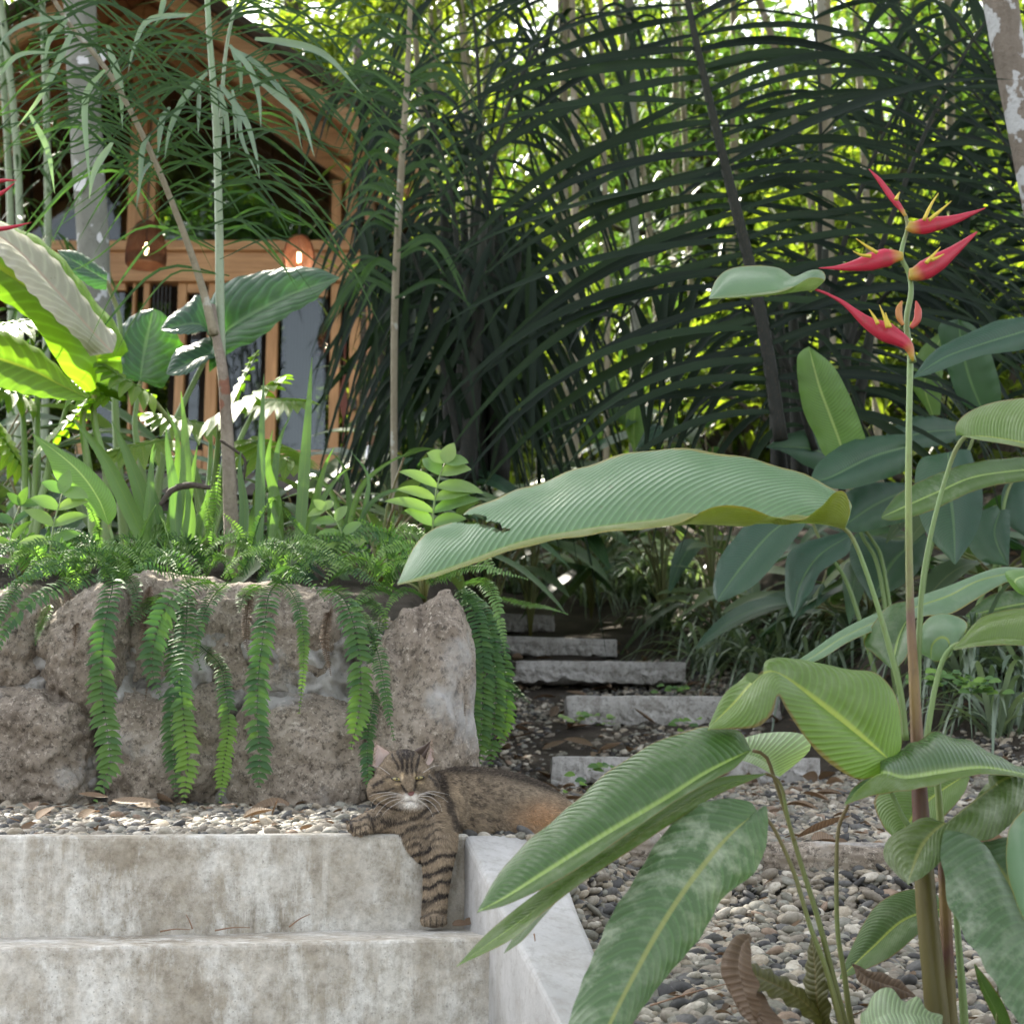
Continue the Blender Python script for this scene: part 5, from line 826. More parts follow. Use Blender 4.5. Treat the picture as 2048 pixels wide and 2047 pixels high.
q.build('stalks', 'palmstem', PA)
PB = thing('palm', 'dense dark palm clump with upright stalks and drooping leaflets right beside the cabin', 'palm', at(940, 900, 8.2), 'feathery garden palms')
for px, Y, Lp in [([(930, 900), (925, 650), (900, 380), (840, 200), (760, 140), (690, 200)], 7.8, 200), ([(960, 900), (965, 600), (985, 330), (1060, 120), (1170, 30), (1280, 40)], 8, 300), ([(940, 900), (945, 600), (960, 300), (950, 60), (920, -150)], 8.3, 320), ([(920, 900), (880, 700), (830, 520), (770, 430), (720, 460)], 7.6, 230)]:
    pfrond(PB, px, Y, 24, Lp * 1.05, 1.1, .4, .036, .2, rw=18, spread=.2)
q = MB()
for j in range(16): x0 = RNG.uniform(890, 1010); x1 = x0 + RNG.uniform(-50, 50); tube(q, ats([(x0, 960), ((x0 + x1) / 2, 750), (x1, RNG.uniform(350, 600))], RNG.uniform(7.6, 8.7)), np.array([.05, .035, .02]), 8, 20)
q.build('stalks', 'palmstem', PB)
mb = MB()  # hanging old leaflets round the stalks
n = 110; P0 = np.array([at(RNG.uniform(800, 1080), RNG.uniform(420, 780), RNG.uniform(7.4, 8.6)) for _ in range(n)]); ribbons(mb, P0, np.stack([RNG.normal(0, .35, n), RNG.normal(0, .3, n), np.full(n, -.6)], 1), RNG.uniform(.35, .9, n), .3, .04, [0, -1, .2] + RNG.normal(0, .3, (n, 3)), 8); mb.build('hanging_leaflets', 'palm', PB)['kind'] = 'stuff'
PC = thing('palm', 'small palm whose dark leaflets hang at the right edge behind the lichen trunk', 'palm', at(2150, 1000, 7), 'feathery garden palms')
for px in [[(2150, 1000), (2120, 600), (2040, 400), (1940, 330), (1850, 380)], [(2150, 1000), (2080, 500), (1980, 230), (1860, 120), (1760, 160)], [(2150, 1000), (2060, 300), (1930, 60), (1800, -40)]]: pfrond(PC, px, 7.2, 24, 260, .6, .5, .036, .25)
# ------------------------------------------------------------------ bamboo
def bamboo(label, x, Y, n, seed, sp=.5, h=9, nl=2600, mat='cane', lw=.028):
    r = np.random.default_rng(seed); b = at(x, 900, Y); b[2] = gz(b[0], b[1]); o = thing('bamboo', label, 'bamboo', b, 'bamboo clumps behind the garden'); P0 = []; D = []
    q = MB()
    for j in range(n):
        a = b + np.array([r.normal(0, sp), r.normal(0, sp * .5), -.2]); ln = r.normal(0, 1.1, 2); P = np.array([a, a + [ln[0] * .25, 0, h * .4], a + [ln[0], ln[1] * .5, h * .85]]); S = smooth_path(P, 24); tube(q, S, [.03, .026, .014], 7)
        m = nl // n; t = np.clip(r.random(m) ** .7, .1, 1); i = (t * 23).astype(int); P0.append(S[i] + r.normal(0, .32, (m, 3)))
    q.build('culms', 'bark_thin' if seed % 2 else 'green_cane', o); P0 = np.concatenate(P0); x_, y_ = proj(P0); P0 = P0[(y_ > -150) & (x_ > -100) & (x_ < 2150)]; m = len(P0); a = r.uniform(0, 2 * PI, m)
    mb = MB(); ribbons(mb, P0, np.stack([np.cos(a), np.sin(a), r.uniform(-.9, .2, m)], 1), r.uniform(.14, .27, m), r.uniform(.2, .7, m), lw, [0, -.4, 1] + r.normal(0, .4, (m, 3)), 4, fold=.2); f = mb.build('foliage', mat, o); f['kind'] = 'stuff'
bamboo('bamboo clump with hanging narrow leaves at the top left corner', -40, 11.5, 7, 2, .5, 9, 1500); bamboo('bamboo between the cabin roof and the palms', 900, 14, 4, 3, .5, 10, 2000, 'crown', .03)
bamboo('slender bamboo stand behind the middle of the path', 1120, 12, 3, 5, .8, 9, 2200, 'crown', .03); bamboo('bamboo stand right of centre behind the long palm midrib', 1400, 13.5, 2, 7, .9, 10, 1500, 'crown_dk', .03); bamboo('bamboo clump at the right behind the lichen trunk', 1900, 11, 3, 9, .8, 9, 1500, 'crown', .03)
# thin bare trunks in the middle distance
for i, (x0, x1, Y, w, lb) in enumerate([(1150, 1148, 10, 15, 'thin straight pale trunk right of the dark palm clump'), (1212, 1205, 12, 13, 'thin pale trunk, second right of the palm clump'), (1268, 1262, 12.5, 22, 'mottled pale trunk behind the yellow green young leaf'), (1345, 1352, 14, 16, 'thin trunk left of the long black midrib'), (870, 868, 13, 16, 'thin trunk glimpsed left of the palm clump'), (1455, 1470, 15, 20, 'pale trunk behind the long palm midrib'), (1905, 1900, 14, 22, 'thin trunk behind the dark leaves at the right')]):
    t = tree_trunk('tree', lb, [(x0, 960), (x0 + 3, 600), (x1, 200), (x1 - 5, -200), (x1, -700)], Y, [w, w * .95, w * .9, w * .8, w * .6], 'bark_thin' if i != 2 else 'bark_grey', group=None)
    P = at(x1, -620, Y); crown(t, P, (1.6, 1.4, 1.2), 900, .16, 'crown', nb=10, seed=70 + i)
# ------------------------------------------------------------------ backdrop trees
names = ['bright leafy tree far behind the cabin at left', 'yellow green tree seen over the cabin roof', 'tree behind the palm clump', 'sunlit tree in the centre distance', 'tree behind the thin pale trunks', 'spreading tree behind the long palm midrib', 'tree right of the palm midrib', 'leafy tree behind the red flowers', 'shady tree at the far right']
j = 0
for row, (Y, n_, lsz, zc, rz, nl) in enumerate([(19.5, 0, .15, 8.5, 4.0, 7500), (27, 8, .2, 11, 7.5, 16000), (37, 8, .28, 15, 10, 16000)]):
    for i in range(n_):
        fx = (i + .5) / n_; X = (fx - .5) * Y * .78 + RNG.normal(0, .5); 
        if row == 0 and X < -2.2: continue
        b = np.array([X, Y, gz(X, Y)]); lb = ['front', 'middle', 'rear'][row] + ' row background tree, number' 
        side = 'left' if fx < .33 else 'middle' if fx < .67 else 'right'
        near = ['behind the cabin', 'left of the palm clump', 'behind the palm clump', 'behind the thin pale trunks', 'behind the long palm midrib', 'between palm midrib and red flowers', 'behind the red flowers', 'behind the lichen trunk'][min(7, int(fx * 8))]
        T = thing('tree', f'{["nearest", "more distant", "farthest"][row]} sunlit leafy tree standing {near}', 'tree', b, 'sunlit trees closing the view')
        q = MB(); tube(q, np.array([b - [0, 0, .3], b + [RNG.normal(0, .3), 0, 3], b + [RNG.normal(0, .6), 0, zc]]), np.array([.2, .15, .07]) * (1 + row * .4), 9, 24, bumpy=.03); q.build('trunk', 'bark_thin' if i % 2 else 'bark_dk', T)
        c = b + [0, 0, zc - b[2] * .0 - 3.3 + (.4 if row else 0)]; crown(T, (X, Y, zc * .5 + 2.2), (Y * .075 + .6, 2.0, rz), nl, lsz, 'crown', nb=70, limb=b + [0, 0, 2.5], seed=100 + j, vis=True); j += 1
for i, (X, lb) in enumerate([(-7.5, 'dark tree right behind the left part of the cabin'), (-4.4, 'dark tree right behind the middle of the cabin'), (-2.2, 'dark tree just behind the right corner of the cabin')]):
    b = np.array([X, 22.5, gz(X, 22.5)]); T = thing('tree', lb, 'tree', b, 'dark trees behind the cabin'); q = MB(); tube(q, np.array([b - [0, 0, .3], b + [.2, 0, 3], b + [-.1, 0, 7]]), [.2, .14, .07], 9, 24); q.build('trunk', 'bark_dk', T); crown(T, (X, 22.5, 6.8), (2.0, 1.3, 2.6), 5200, .19, 'crown_dk', nb=40, limb=b + [0, 0, 2.5], seed=300 + i)
for i, (x, Y, lb) in enumerate([(1400, 16.8, 'dark leafed tree behind the long palm midrib'), (1800, 16, 'dark leafed tree behind the red flowers')]):
    X = at(x, 700, Y)[0]; b = np.array([X, Y, gz(X, Y)]); T = thing('tree', lb, 'tree', b, 'dark trees under the sunlit ones'); q = MB(); tube(q, np.array([b - [0, 0, .3], b + [.2, 0, 3], b + [-.1, 0, 7]]), [.12, .09, .05], 9, 24); q.build('trunk', 'bark_dk', T); crown(T, (X, Y, 6.6), (1.9, 1.3, 3.0), 4200, .17, 'crown_dk', nb=36, limb=b + [0, 0, 2.5], seed=400 + i)
# low shrubs that fill the view under the crowns
for i, (x, Y, rz, n_, lb) in enumerate([(1050, 15.5, 1.1, 2600, 'leafy shrub behind the path head'), (1250, 16.5, 1.3, 2600, 'leafy shrub behind the pale young leaf'), (1480, 15, 1.3, 2600, 'leafy shrub behind the palm base'), (1720, 13, 1.5, 2600, 'leafy shrub behind the flower stem'), (1960, 12, 1.8, 2800, 'leafy shrub at the right picture edge'), (790, 18.5, 1.2, 2400, 'bright shrub right of the cabin'), (1360, 22, 2.2, 3600, 'large shrub in the gap right of the thin trunks'), (1850, 20, 2.4, 3600, 'large bright shrub behind the dark leaf clump'), (1000, 23, 2.2, 3600, 'large bright shrub behind the dark palm clump'), (1150, 30, 3, 4200, 'hazy shrub mass far behind the centre'), (1650, 29, 3, 4200, 'hazy shrub mass far behind the palm'), (-150, 26, 3.4, 5000, 'tall shrub seen through the cabin at far left'), (350, 25, 3.4, 5000, 'tall shrub seen through the gable windows'), (620, 24, 2.8, 4000, 'shrub seen through the right gable window')]):
    b = at(x, 930, Y); b[2] = gz(b[0], b[1]); T = thing('shrub', lb, 'shrub', b, 'shrubs under the trees'); crown(T, b + [0, 0, rz * .75], (rz * 1.2 + .3, rz * .7, rz), n_, .13 + Y * .003, 'crown', name='foliage', nb=24, limb=b, seed=200 + i)
FW = MB(); n = 42000; r = np.random.default_rng(5); P = np.stack([r.uniform(-34, 34, n), r.uniform(46, 54, n), r.uniform(2, 34, n) * r.random(n) ** .35], 1); D = nrmz(r.normal(size=(n, 3))); S = nrmz(np.cross(D, r.normal(size=(n, 3)))); s = r.uniform(.3, .7, n)[:, None]
V = np.stack([P, P + D * s * .4 + S * s * .25, P + D * s, P + D * s * .4 - S * s * .25], 1); FW.add(V.reshape(-1, 3), (np.array([[0, 1, 2, 3]])[None] + (np.arange(n) * 4)[:, None, None]).reshape(-1, 4), None, np.repeat(r.random(n), 4)); tag(FW.build('far_forest', 'crown'), 'far forest foliage closing the horizon', kind='stuff')
# ------------------------------------------------------------------ border grass and understorey
def tuft(x, y, Y, n, L, label, w=.021, group='border grass clumps beside the path'):
    b = gray(x, y); o = thing('border_grass', label, 'grass clump', b, group); a = RNG.uniform(0, 2 * PI, n); mb = MB()
    ribbons(mb, b + RNG.normal(0, .03, (n, 3)) * [1, 1, 0], np.stack([np.cos(a) * .55, np.sin(a) * .55, RNG.uniform(.5, 1.3, n)], 1), L * 1.8 * RNG.uniform(.6, 1.2, n), RNG.uniform(.5, 1.1, n), w, np.stack([np.cos(a), np.sin(a), np.full(n, .8)], 1) * -1 + [0, 0, 1.6], 9, droop3=.3, prof=.6); f = mb.build('blades', 'lirio', o); f['kind'] = 'stuff'
for (x, y, Y, n, L, lb) in [(1030, 1185, 9, 40, .5, 'grass clump left of the head of the path'), (1240, 1150, 9, 46, .5, 'tall grass clump beneath the middle of the huge leaf'), (1310, 1195, 8, 46, .5, 'tall grass clump right of the topmost slabs'), (1460, 1300, 7, 46, .5, 'tall grass clump below the oval hanging leaf'), (1545, 1370, 6, 46, .45, 'tall grass clump at the fold of the bright leaf'), (1180, 1215, 7.6, 46, .42, 'grass clump above the third step slab'), (1100, 1170, 8.3, 40, .4, 'grass clump at the head of the path'), (1265, 1205, 7.8, 40, .4, 'grass clump right of the path, second row'), (1330, 1265, 7, 46, .42, 'grass clump right of the third slab'), (1420, 1350, 6.0, 44, .42, 'dark grass clump beside the second slab'), (1500, 1330, 6.1, 46, .42, 'grass clump under the folded leaf'), (1480, 1250, 6.9, 40, .4, 'grass clump behind the oval leaf'), (1590, 1310, 6.3, 44, .4, 'grass clump left of the pale petiole'), (1650, 1370, 5.9, 40, .38, 'grass clump partly behind the green petiole'), (1200, 1150, 8.8, 36, .38, 'far grass clump under the huge leaf'), (1380, 1180, 8.2, 36, .38, 'far grass clump left of the oval leaf'), (1930, 1400, 4.9, 46, .4, 'grass clump right of the flower stem'), (2010, 1480, 4.5, 46, .42, 'grass clump at the right picture edge'), (1990, 1350, 5.3, 40, .4, 'grass clump under the lime leaf'), (1880, 1350, 5.3, 36, .36, 'grass clump just right of the stem'), (1710, 1290, 6.6, 36, .4, 'grass clump behind the stem'), (2060, 1390, 4.9, 40, .4, 'grass clump cut by the right edge')]: tuft(x, y, Y, n, L, lb)
def broad(x, y, Y, n, L, w, label, mat='under', group='broad leaved shrubs of the understorey', up=.5):
    b = at(x, y, Y); b[2] = gz(b[0], b[1]); top = at(x, y, Y)[2] - b[2]
    if x > 950 and y > 1020: b = gray(x, y + 70); top = .05
    o = thing('understorey_plant', label, 'plant', b, group); q = MB(); mb = MB()
    for i in range(n):
        a = RNG.uniform(0, 2 * PI); h = max(.1, top) + RNG.uniform(0, .3); rr_ = RNG.uniform(.08, .32); P = b + [math.cos(a) * rr_, math.sin(a) * rr_, h * RNG.uniform(.35, 1)]; tube(q, np.array([b, b + (P - b) * [.25, .25, .6], P]), [.006, .004], 5, 6)
        ribbons(mb, [P], [math.cos(a) * .9, math.sin(a) * .9, RNG.uniform(-.1, up)], L * RNG.uniform(.7, 1.15), RNG.uniform(.2, .7), w * RNG.uniform(.8, 1.2), [math.cos(a + 1.57) * .3, -.4, 1], 10, RNG.random(), prof=.85)
    mb.build('leaves', mat, o); q.build('stalks', 'petiole', o)
for i, (x, y, Y, n, L, w, lb) in enumerate([(800, 960, 8, 9, .6, .12, 'ginger like plant behind the garden lamp'), (880, 930, 9, 10, .6, .13, 'broad leaved plant in front of the palm clump'), (985, 960, 8.6, 10, .6, .16, 'greyish broad leaved plant left of the huge leaf crest'), (1060, 930, 9.3, 10, .7, .2, 'large folded grey leaf plant above the huge leaf'), (1180, 930, 10, 10, .6, .14, 'broad leaved plant behind the crest of the huge leaf'), (1320, 940, 9.5, 10, .6, .16, 'low plant right of the yellow shoot'), (1420, 940, 9, 10, .6, .14, 'low plant in front of the palm base'), (1040, 1100, 7.4, 10, .4, .07, 'dark plant beneath the huge leaf'), (1150, 1080, 8, 10, .4, .08, 'dark plant beneath the middle of the huge leaf'), (1270, 1080, 8, 12, .45, .09, 'plant with ribbed leaves beneath the huge leaf'), (1370, 1090, 7.8, 12, .45, .09, 'plant beneath the right end of the huge leaf'), (2000, 1120, 5.5, 10, .5, .12, 'dark plant behind the dusty leaves at right'), (1740, 1180, 5.8, 10, .5, .12, 'dark plant behind the flower stem'), (1500, 1180, 7, 12, .45, .09, 'dark plant behind the oval hanging leaf'), (1640, 1190, 6.8, 12, .45, .09, 'dark plant behind the perforated leaf'), (1900, 1050, 6.5, 10, .6, .15, 'dark plant filling the gap behind the stems'), (60, 1000, 6, 12, .5, .1, 'dark plant behind the pale leaf at far left'), (-30, 900, 6.5, 12, .6, .12, 'dark plant at the left picture edge'), (170, 950, 7, 12, .5, .1, 'dark plant under the glowing leaf'), (600, 1060, 6.5, 12, .4, .07, 'low dark plant in front of the deck'), (480, 1070, 6.2, 12, .4, .07, 'low dark plant left of the deck edge'), (300, 1040, 6.2, 12, .5, .08, 'low dark plant behind the sword leaves'), (760, 1080, 5.6, 10, .35, .06, 'low plant above the upright boulder'), (850, 1110, 5.4, 5, .2, .05, 'low plant behind the pale fern frond')]):
    broad(x, y, Y, n * 2, L, w, lb, 'under' if i % 3 else 'heli_dark')
YP = thing('young_banana', 'young yellow green upright leaf glowing in the centre distance', 'plant', at(1268, 930, 8.6))
leaf(YP, 'heli_light', [(1268, 905), (1252, 860), (1255, 820), (1272, 790)], [(1270, 905), (1268, 850), (1274, 790)], [(1272, 905), (1288, 860), (1286, 815), (1276, 790)], 8.5, n=24, dA=.02, dB=-.02, tiA=1, tiB=.5)
leaf(YP, 'heli_light', [(960, 855), (985, 800), (1020, 755), (1046, 742)], [(960, 857), (1000, 805), (1046, 743)], [(962, 859), (1005, 825), (1035, 780), (1047, 744)], 8.0, n=24, dA=.02, dB=-.02, tiA=.6, tiB=.2)
leaf(YP, 'heli_dark', [(1270, 900), (1300, 850), (1340, 855)], [(1270, 900), (1300, 865), (1340, 857)], [(1270, 902), (1305, 880), (1340, 860)], 8.4, n=24)
leaf(YP, 'under', [(1268, 860), (1222, 830), (1210, 780), (1228, 742)], [(1268, 862), (1240, 800), (1229, 743)], [(1268, 865), (1262, 810), (1231, 744)], 8.8, n=24)
stem([(1270, 1000), (1270, 900)], 8.6, [14, 10], 'petiole_g', YP, 'stalk')
# weeds between the slabs
def weed(x, y, Y, label, n=12):
    b = at(x, y, Y); o = thing('weed', label, 'weed', b, 'small weeds by the path'); mb = MB(); P = b + np.stack([RNG.normal(0, .035, n), RNG.normal(0, .03, n), RNG.uniform(.0, .04, n)], 1); a = RNG.uniform(0, 2 * PI, n)
    ribbons(mb, P, np.stack([np.cos(a), np.sin(a), np.full(n, .2)], 1), .035, .2, .03, [0, -.7, 1], 5, prof=.9); mb.build('leaves', 'fern_hi' if RNG.random() < .4 else 'fern', o)
for x, y, Y, lb in [(1160, 1445, 5.9, 'small weed at the ragged base of the second slab'), (1215, 1452, 5.9, 'weed right of centre under the second slab'), (1372, 1462, 5.7, 'weed near the right end of the second slab'), (1205, 1555, 4.9, 'weed beside the nearest slab above the cat'), (1172, 1590, 4.6, 'weed just right of the cat back'), (1345, 1385, 6.7, 'weed on the soil under the third slab'), (1880, 1370, 4.4, 'leafy weed right of the flower stem'), (1960, 1390, 4.3, 'leafy weed under the lime leaf')]: weed(x, y, Y, lb, 12 if x < 1500 else 26)
# leaf litter and twigs
mb = MB(); n = 620; X = RNG.uniform(-1.3, 2.6, n); Yr = RNG.uniform(2.9, 9, n); ok_ = ~((X < -.2) & (Yr > 3.9)) & ~(stair_ab(X, Yr)[0] > -.2) | ((Yr > 3.05) & (Yr < 3.8)); X, Yr = X[ok_], Yr[ok_]; n = len(X); keep = RNG.random(n) < np.where(Yr < 5, .25, .9); X, Yr = X[keep], Yr[keep]; n = len(X); a = RNG.uniform(0, 2 * PI, n)
P = np.stack([X, Yr, gz(X, Yr, False) + .018], 1); ribbons(mb, P, np.stack([np.cos(a), np.sin(a), RNG.uniform(0, .35, n)], 1), RNG.uniform(.05, .13, n), RNG.uniform(-.2, .5, n), RNG.uniform(.02, .045, n), [0, 0, 1] + RNG.normal(0, .4, (n, 3)), 6, prof=.8, fold=.6); n = 1500; X = RNG.uniform(-1.3, 2.2, n); Yr = RNG.uniform(2.0, 6.5, n) ** 1.0; a_, b_ = stair_ab(X, Yr); kk_ = ~((a_ > -.2) & (b_ > -.12)) & ~((X < -.15) & (Yr > 3.85)); X, Yr = X[kk_], Yr[kk_]; n = len(X); a = RNG.uniform(0, 2 * PI, n)
ribbons(mb, np.stack([X, Yr, gz(X, Yr, False) + .014], 1), np.stack([np.cos(a), np.sin(a), RNG.normal(0, .15, n)], 1), RNG.uniform(.012, .045, n), RNG.uniform(-.2, .4, n), RNG.uniform(.004, .014, n), [0, 0, 1] + RNG.normal(0, .5, (n, 3)), 4, prof=.8, fold=.5)
tag(mb.build('leaf_litter', 'deadleaf'), 'fallen brown leaves scattered over soil and gravel', kind='stuff')
for (p, q_, w, lb) in [((270, 1618), (325, 1640), 26, 'orange brown dead leaf on the pebbles, left'), ((215, 1605), (150, 1612), 22, 'pinkish dead leaf on the pebbles near the longest frond'), ((225, 1612), (318, 1632), 26, 'dark brown dead leaf on the pebbles under the rock wall'), ((440, 1622), (480, 1632), 12, 'small dark dead leaf below the middle boulder'), ((545, 1640), (560, 1612), 10, 'tiny upright dead leaf left of the cat')]:
    m2 = MB(); A_ = at(*p, 3.3); B_ = at(*q_, 3.25); ribbons(m2, [A_ + [0, 0, .012]], B_ - A_ + np.array([0, -.01, .004]), np.linalg.norm(B_ - A_), -.12, w * 3.3 / F * .8, [0, -.7, .7], 10, RNG.random(), prof=.8, fold=.5); tag(m2.build('dead_leaf', 'deadleaf'), lb, 'dead leaf', 'dead leaves on the gravel')
for (p, q_, lb) in [((578, 1853), (620, 1827), 'short brown twig on the lower step'), ((385, 1857), (372, 1828), 'thin upright twig against the riser'), ((320, 1862), (380, 1858), 'thin twig lying along the lower step'), ((430, 1860), (500, 1854), 'long thin twig lying in the middle of the lower step'), ((1300, 2010), (1480, 1960), 'thin stick on the gravel beside the hanging leaf'), ((1068, 1866), (1070, 1882), 'tiny twig on top of the side wall')]:
    m2 = MB(); Yt = 2.74 if p[0] < 1000 else (2.35 if p[0] > 1200 else 2.5); tube(m2, ats([p, ((p[0] + q_[0]) / 2, (p[1] + q_[1]) / 2 - 3), q_], Yt), [.0014, .0006], 6, 10); tag(m2.build('twig', 'post'), lb, 'twig', 'fallen twigs')
m2 = MB(); P = at(905, 1848, 2.82); ribbons(m2, [P, P + [.02, 0, 0], P + [-.01, .01, .0]], [[1, 0, .3], [.6, .2, .5], [-.5, 0, .3]], [.03, .025, .02], .3, .014, [0, -.7, .6], 6, .2); tag(m2.build('leaf_debris', 'deadleaf'), 'small pile of dead leaves in the step corner beside the cat paw', 'dead leaf', 'dead leaves on the gravel')
# ------------------------------------------------------------------ cat
CY = 2.88; KP = CY / F
def cp(x, y, d=0.): return at(x, y, CY - d * KP)
CAT = thing('cat', 'brown tabby cat lying on the wall with one front leg hanging down over the riser', 'cat', cp(900, 1664, -60))
mb = MB()
def ell(x, y, d, rx, ry, rz=None, rot=0):
    V, f = ico(3); rz = rz or rx; W = V * np.array([rx, rz, ry]) * KP
    if rot: a = math.radians(rot); W = np.stack([W[:, 0] * math.cos(a) - W[:, 2] * math.sin(a), W[:, 1], W[:, 0] * math.sin(a) + W[:, 2] * math.cos(a)], 1)
    mb.add(W + cp(x, y, d), f)
def limb(pts, rs, flat=1.): tube(mb, np.array([cp(*p) for p in pts]), np.asarray(rs, float) * KP, 16, 36, flat=flat)
# head
ell(807, 1560, 0, 57, 52, 50); ell(772, 1578, 8, 37, 32, 36); ell(842, 1576, 8, 36, 32, 36); ell(808, 1535, 5, 44, 36, 40); ell(806, 1590, 6, 46, 32, 40)
limb([(812, 1545, 44), (817, 1568, 56), (822, 1582, 64)], [16, 13, 9]); ell(811, 1592, 47, 15, 11, 18, 10); ell(832, 1591, 47, 14, 11, 17, -10); ell(821, 1606, 40, 14, 9, 16)
ell(790, 1552, 30, 17, 13, 17); ell(840, 1549, 30, 16, 13, 17)
# neck, chest, trunk
limb([(815, 1575, -20), (830, 1615, -30), (860, 1640, -50)], [52, 62, 60]); ell(800, 1628, -18, 52, 34, 42); ell(838, 1650, -22, 52, 34, 42, -20); ell(880, 1610, -60, 60, 68, 64)
limb([(860, 1612, -80), (930, 1602, -112), (1000, 1604, -130), (1060, 1612, -145), (1110, 1628, -150), (1145, 1648, -150)], [60, 70, 67, 61, 48, 26], .95)
ell(930, 1640, -105, 70, 50, 60); ell(1020, 1645, -130, 80, 46, 60); ell(1085, 1640, -118, 52, 38, 46, -25); ell(1060, 1664, -95, 50, 20, 26)
# hanging front leg
limb([(868, 1628, -20), (874, 1668, 20), (876, 1700, 38), (874, 1750, 40), (870, 1800, 40), (868, 1832, 44)], [46, 42, 35, 27, 23, 23]); ell(867, 1838, 54, 25, 13, 26)
for i in range(4): ell(850 + i * 11.5, 1842, 74 - abs(i - 1.5) * 4, 7, 8, 9)
limb([(790, 1640, -12), (825, 1665, 0), (860, 1700, 28)], [34, 36, 30])
# resting front leg
limb([(792, 1632, -10), (762, 1638, 14), (738, 1643, 34), (722, 1648, 48)], [32, 25, 21, 18]); ell(716, 1651, 54, 21, 16, 20)
for i, (x, y) in enumerate([(702, 1653), (710, 1661), (721, 1663), (731, 1659)]): ell(x, y, 66, 7.5, 8.5, 9)
base = mb.build('tmp', 'black'); rm = base.modifiers.new('r', 'REMESH'); rm.mode = 'VOXEL'; rm.voxel_size = .0016
sm = base.modifiers.new('s', 'SMOOTH'); sm.factor = .5; sm.iterations = 5
dg = bpy.context.evaluated_depsgraph_get(); em = base.evaluated_get(dg).to_mesh(); nv = len(em.vertices); BV = np.empty(nv * 3); em.vertices.foreach_get('co', BV); BV = BV.reshape(-1, 3)
polys = [tuple(p.vertices) for p in em.polygons]; base.evaluated_get(dg).to_mesh_clear(); bpy.data.objects.remove(base)
BQ = np.array([p for p in polys if len(p) == 4]).reshape(-1, 4); BT = np.array([p for p in polys if len(p) == 3]).reshape(-1, 3)
bvh = BVHTree.FromPolygons([Vector(v) for v in BV], polys)
nz1 = lambda P, s, q=0.: np.array([noise.noise(Vector((p[0] * s + q, p[1] * s, p[2] * s))) for p in P])
def sseg(x, y, x0, y0, x1, y1):
    dx, dy = x1 - x0, y1 - y0; t = np.clip(((x - x0) * dx + (y - y0) * dy) / (dx * dx + dy * dy), 0, 1); return np.hypot(x - x0 - t * dx, y - y0 - t * dy)
